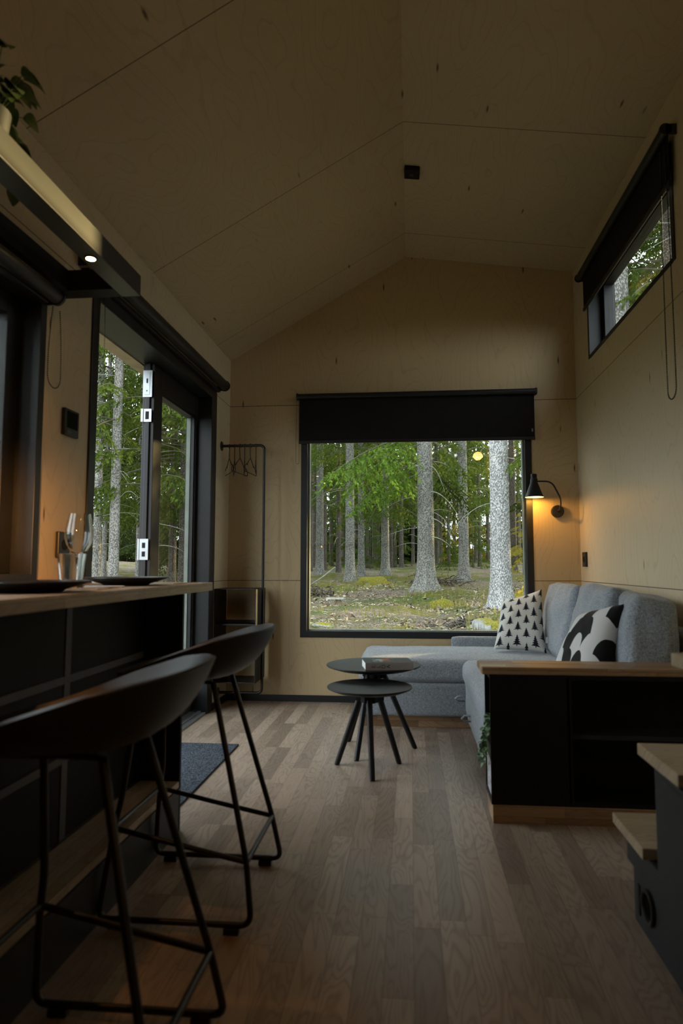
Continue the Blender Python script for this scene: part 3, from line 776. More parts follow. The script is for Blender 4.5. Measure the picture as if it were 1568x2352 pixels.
# book
bk = thing('book', 'thick paperback with grey spine and dark cover lying on the taller table', 'book', (-.219, 3.135, .425))
def local(mb, nm, mat, par, **k): return mb.build(nm, mat, par, world=False, **k)
bl, bd, bh = .232, .155, .036
local(MB().box(.002, bl-.002, .003, bd-.003, .0015, bh-.0015), 'pages', M['paper'], bk)
cb = NB('book_cover'); v = cb.co(scale=(1,1,1)); X_, Y_, Z_ = cb.xyz(v)
inx = cb.M('MULTIPLY', cb.M('GREATER_THAN', X_, .045), cb.M('LESS_THAN', X_, .150))
iny = cb.M('MULTIPLY', cb.M('GREATER_THAN', Y_, .035), cb.M('LESS_THAN', Y_, .13))
blob = cb.M('MULTIPLY', cb.M('MULTIPLY', inx, iny), cb.M('GREATER_THAN', cb.noise(v, 42, 2), .5))
cc = cb.mix(cb.rng(X_, .085, .10, 0, 1), (.42,.42,.45), (.5,.06,.03)); cc = cb.mix(blob, (.012,.018,.045), cc)
local(MB().box(0, bl, 0, bd, bh-.0015, bh), 'front_cover', cb.done(cb.bsdf(cc, .3)), bk)
local(MB().box(0, bl, 0, bd, 0, .0015), 'back_cover', plain('navy_cover', (.012,.018,.045), .35), bk)
spn = local(MB().box(0, bl, -.0015, 0, 0, bh), 'spine', plain('grey_spine', (.40,.37,.35), .5), bk)
def text(s, size, loc, rot, mat, parent, nm='title', align='CENTER', spacing=1.0, ext=.0003, sx=1):
    cu = bpy.data.curves.new(nm, 'FONT'); cu.body = s; cu.size = size; cu.extrude = ext; cu.align_x = align; cu.align_y = 'CENTER'; cu.space_line = spacing
    cu.materials.append(mat)
    o = bpy.data.objects.new(nm, cu); COL.objects.link(o); o.parent = parent; o.location = loc; o.rotation_euler = rot; o.scale = (sx, 1, 1); return o
ink = plain('spine_ink', (.035,.032,.03), .5)
# letters stand one below another on the spine, so they lie on their side here
def word(chars, nm, parent):
    big = bpy.data.meshes.new(nm); V = []; Fc = []
    for ch, size, loc, rot in chars:
        cu = bpy.data.curves.new(nm, 'FONT'); cu.body = ch; cu.size = size; cu.extrude = .0002; cu.align_x = 'CENTER'; cu.align_y = 'CENTER'
        o = bpy.data.objects.new('tmp', cu); COL.objects.link(o)
        me = bpy.data.meshes.new_from_object(o)
        MX = Matrix.Translation(loc) @ Matrix.Rotation(rot[0],4,'X') @ Matrix.Rotation(rot[1],4,'Z')
        b0 = len(V); V += [tuple(MX @ v.co) for v in me.vertices]; Fc += [tuple(i+b0 for i in p.vertices) for p in me.polygons]
        bpy.data.objects.remove(o); bpy.data.curves.remove(cu); bpy.data.meshes.remove(me)
    big.from_pydata(V, [], Fc); big.materials.append(ink)
    o = bpy.data.objects.new(nm, big); COL.objects.link(o); o.parent = parent; return o
word([(ch, .026, (.040+.0235*k, -.0018, bh*.48), (R(90), R(90))) for k, ch in enumerate('ELDA')], 'title', spn)
bk.rotation_euler = (0,0,R(11))

# ------------------------------------------------------------------ sofa
SF = thing('corner_sofa', 'grey fabric corner sofa with chaise under the forest window', 'sofa', (.5, 3.6, 0))
MB().box(-.285, 1.10, 3.835, 4.44, 0, .066).build('plinth', M['butcher'], SF)
cy0, cy1 = 3.79, 4.462
MB().softbox(((-.305+1.12)/2, (cy0+cy1)/2, .162), ((1.12+.305)/2, (cy1-cy0)/2, .096), .02, n=16).build('chaise_base', M['sofa'], SF, smooth=60)
MB().softbox(((-.308+1.12)/2, (cy0+cy1)/2-.002, .322), ((1.12+.308)/2, (cy1-cy0)/2+.004, .064), .035, (0,0,.014), n=24, wob=.004).build('chaise_cushion', M['sofa'], SF, smooth=180)
MB().softbox(((.30+1.12)/2, 3.215, .19), ((1.12-.30)/2, .575, .115), .05, (.02,0,0), n=18, wob=.004, seed=3).build('seat_base', M['sofa'], SF, smooth=180)
MB().softbox(((.285+1.12)/2, 3.215, .325), ((1.12-.285)/2, .578, .068), .05, (.008,0,.016), n=20, wob=.004, seed=8).build('seat_cushion', M['sofa'], SF, smooth=180)
MB().softbox((.69, 4.445, .385), (.425, .028, .068), .022, n=12, wob=.002).build('low_back_rail', M['sofa'], SF, smooth=180)
MB().softbox((1.085, 3.52, .47), (.04, .92, .20), .025, n=12, wob=.003).build('back_frame', M['sofa'], SF, smooth=180)
for k, (yc, hy, xb, xt, zh, tw) in enumerate(((4.065, .355, .90, .98, .208, 0), (3.375, .345, .90, .985, .215, 3), (2.855, .215, .945, .985, .205, 12))):
    tilt = math.atan2(xt-xb, .42)
    MM = Matrix.Rotation(R(-tw), 4, 'Z') @ Matrix.Rotation(tilt, 4, 'Y')
    c = ((xb+xt)/2, yc, .385+zh)
    MB().softbox(c, (.085, hy, zh), .034, (.028, .004, .007), n=26, M=MM, wob=.013, seed=k*5).build('back_cushion', M['sofa'], SF, smooth=180)
    # piped seam around the front face of the cushion
    pp = []
    for i in range(48):
        a = 2*PI*i/48; ca, sa = math.cos(a), math.sin(a); ex = 7
        rr = (abs(ca)**ex+abs(sa)**ex)**(-1/ex)
        q = Vector((-.060, ca*rr*(hy-.006), sa*rr*(zh-.008))); pp.append(MM @ q + Vector(c))
    MB().tube(pp, .003, 6, closed=True).build('cushion_seam', M['sofa_dark'], SF, smooth=180)
for (yy, zz) in ((3.70, .19), (3.25, .185)):
    P = [(.290, yy, zz+.012), (.252, yy, zz+.014), (.236, yy, zz), (.252, yy, zz-.012), (.290, yy, zz-.012)]
    m = MB()
    vs = []
    for q in P:
        for d in (-.016, .016): vs.append((q[0], q[1]+d, q[2]))
    m.add(vs, [(2*i, 2*i+1, 2*i+3, 2*i+2) for i in range(4)])
    m.build('pull_tab', M['sofa'], SF, smooth=180, solid=.003)

# ------------------------------------------------------------------ throw pillows
def pillow(name, label, corners, T_, mat, n=40, side=1):
    A, B, C_, D_ = [Vector(c) for c in corners]      # bottom-left, bottom-right, top-right, top-left
    me = bpy.data.meshes.new(name); vs = []; fs = []; uvs = []
    nrm = ((B-A).cross(D_-A)).normalized()
    ctr = (A+B+C_+D_)/4
    def P(u, v, s_):
        pu, pv = 2*u-1, 2*v-1
        pull = .055
        uu = .5+.5*pu*(1-pull*(1-pv**2)); vv = .5+.5*pv*(1-pull*(1-pu**2))
        p = A*(1-uu)*(1-vv)+B*uu*(1-vv)+C_*uu*vv+D_*(1-uu)*vv
        h = max(0, (1-pu**4)*(1-pv**4))**.62
        wr = noise.noise(Vector((u*5, v*5, s_*3)))*.006*h + noise.noise(Vector((u*2.2+4, v*2.2, 1)))*.008*h
        return p + nrm*(s_*(T_*.5*h)+wr)
    idx = {}
    for s_ in (1, -1):
        for i in range(n+1):
            for j in range(n+1):
                if s_ == -1 and (i in (0, n) or j in (0, n)): idx[(s_,i,j)] = idx[(1,i,j)]; continue
                idx[(s_,i,j)] = len(vs); vs.append(P(i/n, j/n, s_))
        for i in range(n):
            for j in range(n):
                q = [(i,j),(i+1,j),(i+1,j+1),(i,j+1)]
                if s_ == -1: q = q[::-1]
                fs.append(tuple(idx[(s_,a,b)] for a, b in q)); uvs.append([(a/n, b/n) for a, b in q])
    loc = sum(vs, Vector())/len(vs)
    me.from_pydata([tuple(v-loc) for v in vs], [], fs); me.materials.append(mat)
    uv = me.uv_layers.new(name='UVMap'); k = 0
    for q in uvs:
        for c in q: uv.data[k].uv = c; k += 1
    me.polygons.foreach_set('use_smooth', [True]*len(me.polygons)); me.update()
    o = bpy.data.objects.new(name, me); COL.objects.link(o); o.location = loc
    return tag(o, label, 'throw pillow')
# fir tree print
b = NB('fir_tree_print'); uvn = b.n('ShaderNodeTexCoord').outputs['UV']; U, V_, _z = b.xyz(uvn)
cu_ = b.M('MULTIPLY', U, 5.6); ci = b.M('FLOOR', cu_)
cv = b.M('ADD', b.M('MULTIPLY', V_, 4.2), b.M('MULTIPLY', b.M('MODULO', ci, 2), .5)); cj = b.M('FLOOR', cv)
rn = b.n('ShaderNodeTexWhiteNoise', {0: b.vec(ci, cj, 0)}, noise_dimensions='2D').outputs[0]
fu = b.M('ABSOLUTE', b.M('SUBTRACT', b.M('FRACT', cu_), b.M('ADD', .46, b.M('MULTIPLY', rn, .08))))
fv = b.M('DIVIDE', b.M('SUBTRACT', b.M('FRACT', cv), .12), .76)
body = b.M('SUBTRACT', fv, .10)
tier = b.M('FRACT', b.M('MULTIPLY', body, 6.2))
wd = b.M('MULTIPLY', b.M('SUBTRACT', .95, fv), b.M('SUBTRACT', .60, b.M('MULTIPLY', tier, .34)))
inb = b.M('MULTIPLY', b.M('LESS_THAN', fu, wd), b.M('GREATER_THAN', body, 0))
tk = b.M('MULTIPLY', b.M('LESS_THAN', fu, .045), b.M('MULTIPLY', b.M('GREATER_THAN', fv, 0), b.M('LESS_THAN', fv, .2)))
ink_ = b.M('MAXIMUM', inb, tk, clamp=True)
lin = b.noise(b.co(), 600, 2)
c = b.mix(ink_, (.66,.665,.62), (.012,.014,.022))
M['fir'] = b.done(b.bsdf(c, .9, b.bump(lin, .25, .001), spec=.15, sheen=.1))
# fish-scale print
b = NB('scallop_print'); uvn = b.n('ShaderNodeTexCoord').outputs['UV']; U, V_, _z = b.xyz(uvn)
N_ = 4.4; vv = b.M('ADD', b.M('MULTIPLY', V_, 4.6), .25); uu = b.M('MULTIPLY', U, N_)
i0 = b.M('FLOOR', vv); f = b.M('FRACT', vv)
def sid(row):
    a = b.M('ADD', uu, b.M('MULTIPLY', b.M('MODULO', row, 2), .5)); return a
a0_ = sid(i0); du = b.M('MULTIPLY', b.M('SUBTRACT', b.M('FRACT', a0_), .5), 2)
arch = b.M('SQRT', b.M('MAXIMUM', b.M('SUBTRACT', 1, b.M('MULTIPLY', du, du)), 0))
inn = b.M('LESS_THAN', f, arch)
rowid = b.M('ADD', i0, b.M('SUBTRACT', 1, inn)); colid = b.M('FLOOR', sid(rowid))
hs = b.n('ShaderNodeTexWhiteNoise', {0: b.vec(colid, rowid, 4.0)}, noise_dimensions='3D').outputs[0]
tri = b.M('LESS_THAN', b.M('MODULO', b.M('ADD', b.M('ADD', colid, rowid), 30), 3), .5)
par = b.M('MAXIMUM', tri, b.M('GREATER_THAN', hs, .80))
c = b.mix(par, (.62,.63,.62), (.012,.012,.013))
M['scallop'] = b.done(b.bsdf(c, .9, spec=.15, sheen=.1))
tp = pillow('throw_pillow', 'off-white pillow printed with small black fir trees', [(.500,4.10,.412), (.805,4.04,.398), (.815,4.20,.775), (.575,4.28,.69)], .13, M['fir'])
MB().box(.0,.012,-.002,.0,0,.035).build('care_tag', M['linen'], tp, world=False).location = Vector((.800,4.035,.46)) - tp.location
pillow('throw_pillow', 'black and white scallop patterned pillow leaning on the grey back cushion', [(.66,3.14,.405), (.74,2.73,.398), (.875,2.80,.765), (.81,3.15,.70)], .15, M['scallop'])

# ------------------------------------------------------------------ low cabinet behind the sofa end
BXL, BY0, BY1 = .283, 2.458, 2.632
cab = thing('low_cabinet', 'black low cabinet with open niches and oak top at the sofa end', 'cabinet', (.7, 2.55, 0))
MB().box(BXL+.004, XR-.001, BY0, BY1-.01, 0, .064).build('base_plinth', M['butcher'], cab, bevel=.001)
t_ = .016
MB().box(BXL, XR-.001, BY0, BY1, .064, .064+t_).box(BXL, XR-.001, BY0, BY1, .525-t_, .525).box(BXL, .565, BY0, BY0+t_*.5, .064+t_, .525-t_).box(BXL, XR-.001, BY1-t_*.5, BY1, .064+t_, .525-t_).box(.557, .573, BY0, BY1-t_*.5, .064+t_, .525-t_).build('carcass', M['black'], cab)
MB().box(BXL+.002, .557, BY0+t_*.5, BY1-t_*.5, .265, .277).build('shelf', M['black'], cab)
MB().box(.573, XR-.002, BY0+.03, BY1-t_*.5, .292, .308).build('shelf', M['anthracite'], cab)
MB().box(.255, XR-.001, BY0-.006, BY1+.002, .525, .552).build('oak_top', M['butcher'], cab, bevel=.004)
# plant spilling from the side niche
pp_ = thing('trailing_plant', 'small trailing plant spilling from the side niche of the low cabinet', 'plant', (.335, 2.54, .277))
MB().lathe([(0,0),(.028,0),(.036,.065),(.032,.065),(.026,.01),(0,.01)], 20, (.335,2.54,.277)).build('pot', M['pot'], pp_, smooth=40)
m = MB(); ms = MB(); random.seed(11)
for k in range(7):
    p = Vector((.318, 2.50+.015*k, .335)); pts = [p]
    for j in range(random.randint(5, 9)):
        p = p + (Vector((-.013, random.uniform(-.004,.004), .008)) if j < 2 else Vector((random.uniform(-.006,.0), random.uniform(-.006,.006), -.024)))
        if p.x < .283 or j < 3: pts.append(p)
        else: p.x = .276; pts.append(p)
        for s_ in (0,1):
            leaf(m, p, (random.uniform(-1,.1), random.uniform(-1,1), random.uniform(-.8,.5)), random.uniform(.018,.026), random.uniform(.018,.024), .3, 4)
    ms.tube(pts, .0009, 4)
m.build('leaves', M['leaf_pot2'], pp_, smooth=180); ms.build('stem', M['leaf_pot2'], pp_)
mb_ = NB('magazine_cover'); v = mb_.co(); X_, Y_, Z_ = mb_.xyz(v)
cc = mb_.mix(mb_.M('GREATER_THAN', Z_, .125), (.52,.53,.58), (.02,.025,.015)); cc = mb_.mix(mb_.M('GREATER_THAN', mb_.noise(v, 45, 1), .62), cc, (.10,.04,.06))
mg = thing('magazine', 'white magazine with green edge standing in the side niche of the low cabinet', 'magazine', (.30, 2.545, .080))
MB().box(.290, .298, 2.475, 2.617, .080, .255).build('pages', M['paper'], mg)
MB().box(.288, .290, 2.475, 2.620, .080, .256).build('cover', mb_.done(mb_.bsdf(cc, .4)), mg)
MB().box(.2875, .2985, 2.617, 2.622, .080, .256).build('spine', plain('lime_spine', (.25,.5,.05), .5), mg)
for i, (xx, c_, lb) in enumerate(((.302, (.03,.04,.10), 'navy magazine standing behind the white one in the cabinet niche'), (.316, (.30,.29,.26), 'pale magazine standing third in the cabinet niche'))):
    o = MB().box(xx, xx+.010, 2.475, 2.62, .080, .245-.01*i).build('magazine', plain('cover_'+str(i), c_, .5), None, bevel=.001); tag(o, lb, 'magazine')

# ------------------------------------------------------------------ storage stairs towards the loft
stt = thing('storage_staircase', 'anthracite storage staircase with oak treads rising at the right edge', 'staircase', (.85, 1.6, 0))
SXX = .578
# side wall outline (y, z)
out_ = [(1.846,0),(1.846,.131),(1.896,.131),(1.896,.198),(1.668,.198),(1.668,.448),(1.435,.448),(1.435,.704),(1.20,.704),(1.20,.955),(.60,.955),(.60,0)]
m = MB()
m.box(SXX, XR-.002, 1.668, 1.846, 0, .198).box(SXX, XR-.002, 1.846, 1.896, .131, .198).box(SXX, XR-.002, 1.435, 1.668, 0, .448).box(SXX, XR-.002, 1.20, 1.435, 0, .704).box(SXX, XR-.002, .60, 1.20, 0, .955)
m.build('carcass', M['anthracite'], stt)
for (ya, yb, z) in ((1.725,1.966,.226), (1.485,1.737,.477), (1.25,1.497,.732), (.6,1.26,.983)):
    MB().box(SXX-.016, XR-.002, ya, yb, z-.028, z).build('tread', M['butcher_step'], stt, bevel=.002)
MB().box(SXX-.012, SXX, 1.22, 1.586, .428, .444).build('handle', M['black_satin'], stt, bevel=.004)
MB().box(SXX-.003, SXX, 1.80, 1.812, .03, .105).build('latch', M['black'], stt)
MG = Matrix.Translation((SXX, 1.735, .083)) @ Matrix.Rotation(-PI/2, 4, 'Y')
mo = MB().lathe([(.030,.0),(.041,.0),(.042,.004),(.040,.009),(.033,.009),(.030,.004),(.030,0)], 36, (0,0,0), MG).build('grommet', M['black_plastic'], stt, smooth=40)
MB().lathe([(0,.001),(.0305,.001),(.0305,.002),(0,.002)], 30, (0,0,0), MG).build('grommet_hole', plain('void_black', (.002,.002,.002), .9, spec=.05), mo)

# ------------------------------------------------------------------ forest
def gz(x, y):
    if y > 3: r = math.hypot(x*.8, y)
    else: r = math.hypot(x, 3)*1.0
    r = max(r, abs(x)*.9)
    base = .12+.03*(min(r, 46)-10)
    if r < 8.5: base -= (8.5-r)*.085
    amp = min(1, max(0, (r-5)/4))
    n = noise.noise(Vector((x*.35, y*.35, 0)))*.13 + noise.noise(Vector((x*1.1, y*1.1, 5)))*.085 + noise.noise(Vector((x*3.3, y*3.3, 9)))*.035
    return base + n*amp
# ground as one sheet
vs = []; fs = []; NX, NY = 230, 210
def gx(i): t = i/NX*2-1; return math.copysign(abs(t)**1.9, t)*60
def gy(j): t = j/NY; return -14 + 14*min(1, t/.12) + (0 if t < .12 else ((t-.12)/.88)**1.75*78)
for j in range(NY+1):
    for i in range(NX+1):
        x, y = gx(i), gy(j); z = gz(x, y)
        if XL-.35 < x < XR+.35 and y < D+.35: z = min(z, -.35)
        vs.append((x, y, z))
for j in range(NY):
    for i in range(NX):
        a = j*(NX+1)+i; fs.append((a, a+1, a+NX+2, a+NX+1))
b = NB('forest_floor'); v = b.co()
n1 = b.noise(v, .55, 4, .6); n2 = b.noise(v, 3.2, 4, .65); n3 = b.noise(v, 38, 3, .7); n4 = b.noise(v, 14, 3, .6)
moss = b.mix(b.rng(n2, .3, .7, 0, 1), (.10,.11,.025), (.23,.225,.05))
lit = b.mix(b.rng(n3, .36, .64, 0, 1), (.035,.026,.018), (.50,.42,.33))
grs = b.mix(b.rng(n4, .3, .7, 0, 1), (.085,.125,.035), (.17,.21,.07))
c = b.mix(b.rng(b.M('ADD', n1, b.M('MULTIPLY', b.M('SUBTRACT', n2, .5), .6)), .47, .60, 0, 1), lit, moss)
c = b.mix(b.rng(b.noise(b.co(loc=(7,3,1)), .8, 3), .52, .62, 0, .85), c, grs)
c = b.mix(b.rng(n4, .56, .70, 0, .6), c, lit)
c = b.mix(b.rng(n3, .68, .74, 0, .8), c, (.55,.52,.46))
M['ground'] = b.done(b.bsdf(c, .97, b.bump(b.M('ADD', n3, b.M('MULTIPLY', n4, 1.5)), 1, .09), spec=.08))
gr = MB().add(vs, fs).build('ground', M['ground'], None, smooth=180); struct(gr)

# spruce parts -----------------------------------------------------------
def bough_arrays(rs, L=2.0, droop=.35, dens=1.0, card=.06):
    """one drooping bough along +x: stem polyline and needle cards as arrays (n,4,3)"""
    cards = []; stems = []
    nst = 9; pts = []
    for i in range(nst+1):
        t = i/nst; pts.append(np.array([L*t, 0, -droop*L*t*t*1.0 + .10*L*t]))
    stems.append((pts, .012, .003))
    nt = int(26*dens)
    for k in range(nt):
        t = .18+.82*(k+rs.random())/nt
        p = np.array([L*t, 0, -droop*L*t*t + .10*L*t])
        sd = 1 if k % 2 else -1
        tl = L*(.36*(1-t)**.7+.08)*(.7+.6*rs.random())
        d = np.array([.75, sd*(.9+.3*rs.random()), -.30-.5*rs.random()]); d /= np.linalg.norm(d)
        ns = max(3, int(tl/card*1.25))
        for j in range(ns):
            u = (j+.4)/ns
            q = p+d*tl*u+np.array([0,0,-.22*tl*u*u])
            for rep in range(2):
                dd = d*.8+rs.normal(0,.45,3); dd[2] -= .45; dd /= np.linalg.norm(dd)
                sdv = np.cross(dd, rs.normal(0,1,3)); sdv /= (np.linalg.norm(sdv)+1e-6)
                ln = card*(.8+.9*rs.random()); wd_ = card*(.20+.16*rs.random())
                q1 = q+dd*ln
                cards.append([q, q+dd*ln*.5+sdv*wd_, q1, q+dd*ln*.5-sdv*wd_])
    return np.array(cards), stems
def make_foliage(nm, rs, z0, z1, nb, L0, L1, mat, dens=1.0, card=.06):
    protos = [bough_arrays(rs, 2.0, .25+.2*rs.random(), dens, card) for _ in range(5)]
    V = []; stem = MB()
    for k in range(nb):
        t = (k+rs.random())/nb; z = z0+(z1-z0)*t
        sc = (L0+(L1-L0)*t)*(.75+.5*rs.random())/2
        a = rs.random()*2*PI; tilt = rs.normal(-.12,.15) + .2*t
        ca, sa = math.cos(a), math.sin(a); ct, st_ = math.cos(tilt), math.sin(tilt)
        Rz = np.array([[ca,-sa,0],[sa,ca,0],[0,0,1]]); Ry = np.array([[ct,0,-st_],[0,1,0],[st_,0,ct]])
        Rm = Rz @ Ry
        pc, stms = protos[rs.integers(0,5)]
        scv = max(.7, sc)
        base = np.array([0,0,z])
        V.append((pc*sc) @ Rm.T + base)
        for pts, r0, r1 in stms:
            P = [tuple(Rm @ (p*sc) + base) for p in pts[::2]]+[tuple(Rm @ (pts[-1]*sc)+base)]
            stem.tube(P, [r0*(1-i/len(P))+r1 for i in range(len(P))], 4, caps=False)
    V = np.concatenate(V).reshape(-1,3); n = len(V)//4
    me = bpy.data.meshes.new(nm); me.vertices.add(len(V)); me.vertices.foreach_set('co', V.ravel().astype(np.float32))
    me.loops.add(n*4); me.loops.foreach_set('vertex_index', np.arange(n*4, dtype=np.int32))
    me.polygons.add(n); me.polygons.foreach_set('loop_start', np.arange(0, n*4, 4, dtype=np.int32))
    me.polygons.foreach_set('loop_total', np.full(n, 4, dtype=np.int32))
    me.update(calc_edges=True); me.validate(); me.materials.append(mat)
    return me, stem
def trunk_mb(r, H, rs, flare=1.5, n=22, lean=0.0):
    m = MB(); vs = []; fs = []
    zs = [-.5,-.15,0,.08,.18,.32,.55,.9,1.5,2.5,4,6,9,12,H]
    ph = rs.random()*6
    for z in zs:
        t = max(0, z)/H; rr = r*(1-.72*t)
        fl = 1+(flare-1)*math.exp(-max(0,z)/.22)
        for k in range(n):
            a = 2*PI*k/n
            lob = 1+.13*math.exp(-max(0,z)/.3)*math.sin(a*5+ph)+.03*math.sin(a*3+z)
            rad = rr*fl*lob
            vs.append((rad*math.cos(a)+lean*z, rad*math.sin(a), z))
    m_ = len(zs)
    for i in range(m_-1):
        for k in range(n):
            k2 = (k+1) % n; fs.append((i*n+k, i*n+k2, (i+1)*n+k2, (i+1)*n+k))
    return m.add(vs, fs)
def dead_twigs(rs, r, z0, z1, nb, L=.7, rad=.006):
    m = MB()
    for k in range(nb):
        z = z0+(z1-z0)*rs.random(); a = rs.random()*2*PI; l = L*(.5+rs.random())
        p = Vector((math.cos(a)*r*.9, math.sin(a)*r*.9, z)); d = Vector((math.cos(a), math.sin(a), rs.normal(.15,.2))).normalized()
        pts = [p]
        for j in range(6):
            p = p+d*l/6; d = (d+Vector((rs.normal(0,.08), rs.normal(0,.08), -.14))).normalized(); pts.append(p)
        m.tube(pts, [rad*(1-.13*j) for j in range(7)], 5)
        if rs.random() < .6:
            p = pts[3]; d2 = (d+Vector((rs.normal(0,.6), rs.normal(0,.6), -.2))).normalized()
            m.tube([pts[3], p+d2*l*.15, p+d2*l*.28+Vector((0,0,-.03))], [rad*.5,rad*.4,rad*.2], 4)
    return m
rs = np.random.default_rng(5)
KIND = {}
for kn, (z0, z1, nb, L0, L1, mat, dens, card) in {
        'top': (6.2, 17, 60, 2.0, .9, M['needle'], .9, .085),
        'high': (3.4, 17, 70, 2.0, .9, M['needle'], 1.0, .075),
        'mid': (2.2, 15, 85, 2.1, .8, M['needle'], 1.0, .075),
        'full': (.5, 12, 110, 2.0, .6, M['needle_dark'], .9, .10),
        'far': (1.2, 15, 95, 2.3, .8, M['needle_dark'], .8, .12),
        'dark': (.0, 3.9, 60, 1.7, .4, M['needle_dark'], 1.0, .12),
        'low': (.05, 3.6, 46, 1.5, .3, M['needle_painted_sun'], .9, .075),  # needle colour holds painted sunlight
        'lowg': (.05, 4.2, 52, 1.6, .3, M['needle'], .9, .085)}.items():
    KIND[kn] = make_foliage('foliage_'+kn, rs, z0, z1, nb, L0, L1, mat, dens, card)
STEMS = {k: None for k in KIND}
def tree(x, y, r, kind, label, barkm='bark', group='spruce trees outside the windows', twigs=10, twl=.7, H=18, flare=1.5, rot=None, lean=0.0, tz=(1.0,6.0), name='spruce_tree'):
    t = thing(name, label, 'tree', (x, y, gz(x, y)), group=group)
    trunk_mb(r, H, rs, flare, lean=lean).build('trunk', M[barkm], t, smooth=180, world=False)
    if kind:
        me, st = KIND[kind]
        o = bpy.data.objects.new('foliage', me); COL.objects.link(o); o.parent = t
        rt = rs.random()*2*PI if rot is None else rot
        o.rotation_euler = (0,0,rt)
        if STEMS[kind] is None: STEMS[kind] = st.build('branches', M['twig_dark'], t, world=False)
        else:
            q = bpy.data.objects.new('branches', STEMS[kind].data); COL.objects.link(q); q.parent = t; STEMS[kind+'_'] = q
        (STEMS[kind] if STEMS[kind].parent == t else q).rotation_euler = (0,0,rt)
    if twigs:
        for _ in range(twigs):
            dead_twigs(rs, r, tz[0], tz[1], 1, twl, .0065).build('dead_branch', M['twig'], t, smooth=180, world=False)
    return t
VPX, FF = 943.5, 1494.
def wx(u, y): return math.tan(math.atan((u-805)/FF)-math.atan(138/FF))*y
# main trunks seen through the picture window: (column bearing, distance, radius, kind, bark, label)
main = [
 (1148, 11.4, .178, 'top', 'bark_white', 'thick pale grey spruce trunk close to the right side of the forest window', 1.55),
 (977, 15.4, .205, 'top', 'bark', 'stout grey spruce trunk with flared foot in the middle of the window', 1.9),
 (1064, 20.5, .165, 'high', 'bark', 'grey spruce trunk standing between the two thickest trunks', 1.5),
 (884, 23.5, .15, 'mid', 'bark', 'grey spruce trunk behind the mossy mound left of the window middle', 1.5),
 (803, 20.5, .155, 'high', 'bark', 'straight grey spruce trunk in the left half of the window', 1.35),
 (829, 23.0, .125, 'high', 'bark', 'slimmer grey spruce trunk right behind the straight one at left', 1.4),
 (734, 25.0, .16, 'high', 'bark', 'grey spruce trunk near the left edge of the forest window', 1.35),
 (777, 27.0, .105, 'high', 'bark_brown', 'thin dark spruce trunk with knots in the left third of the window', 1.2),
 (1178, 28.0, .15, 'high', 'bark_brown', 'dark spruce trunk half hidden behind the thick pale one', 1.4),
]
for (u, y, r, k, bk_, lb, fl) in main:
    tree(wx(u, y), y, r, k, lb, bk_, flare=fl, twigs=16 if y < 21 else 9, twl=.9)
bg = 'slim distant spruce trunk among others deep in the forest'
for (u, y, r) in ((712,30,.11),(722,33,.13),(746,31,.10),(760,36,.12),(787,38,.10),(843,34,.10),(858,38,.12),(868,36,.10),(898,34,.09),(906,38,.12),(921,33,.12),(948,40,.10),(1003,37,.13),(1012,42,.10),(1030,36,.09),(1043,44,.12),(1092,40,.10),(1101,34,.10),(1120,42,.12),(1192,38,.11),(1206,44,.10),(698,41,.12),(818,44,.12),(875,46,.1),(985,48,.1),(1075,47,.12),(932,50,.12),(1020,50,.12)):
    tree(wx(u, y), y, r, 'high', bg, 'bark_brown', group='distant spruce trunks deep in the forest', twigs=0, flare=1.2)
# trees seen through the glazed door
for (u, y, r, k, bk_, lb) in (
    (262, 12.5, .105, 'high', 'bark', 'tall pale spruce trunk standing clear in the open doorway'),
    (224, 13.5, .09, 'high', 'bark', 'dark leaning spruce trunk at left in the open doorway'),
    (240, 17.0, .07, 'high', 'bark', 'thin spruce trunk between the two door trunks'),
    (318, 17.0, .07, 'mid', 'bark', 'thin spruce trunk right beside the door meeting edge'),
    (356, 13.0, .085, 'mid', 'bark_brown', 'spruce trunk at the left edge of the door glass'),
    (396, 17.5, .11, 'mid', 'bark_brown', 'brown spruce trunk in the middle of the door glass'),
    (418, 15.5, .085, 'mid', 'bark_brown', 'dark green-tinted spruce trunk at the right of the door glass')):
    tree(wx(u, y), y, r, k, lb, bk_, twigs=22, twl=1.0, tz=(1.0, 9.0), flare=1.3, lean=-.006 if u == 224 else 0)
dg = 'bushy spruce in the green wall of trees beyond the door'
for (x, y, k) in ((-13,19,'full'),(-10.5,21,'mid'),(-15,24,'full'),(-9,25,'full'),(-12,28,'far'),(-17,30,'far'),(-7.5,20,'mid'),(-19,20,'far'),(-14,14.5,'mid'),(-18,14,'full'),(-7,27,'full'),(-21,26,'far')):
    tree(x, y, .12, k, dg, 'bark_brown', group='bushy spruces beyond the door', twigs=0, flare=1.2)
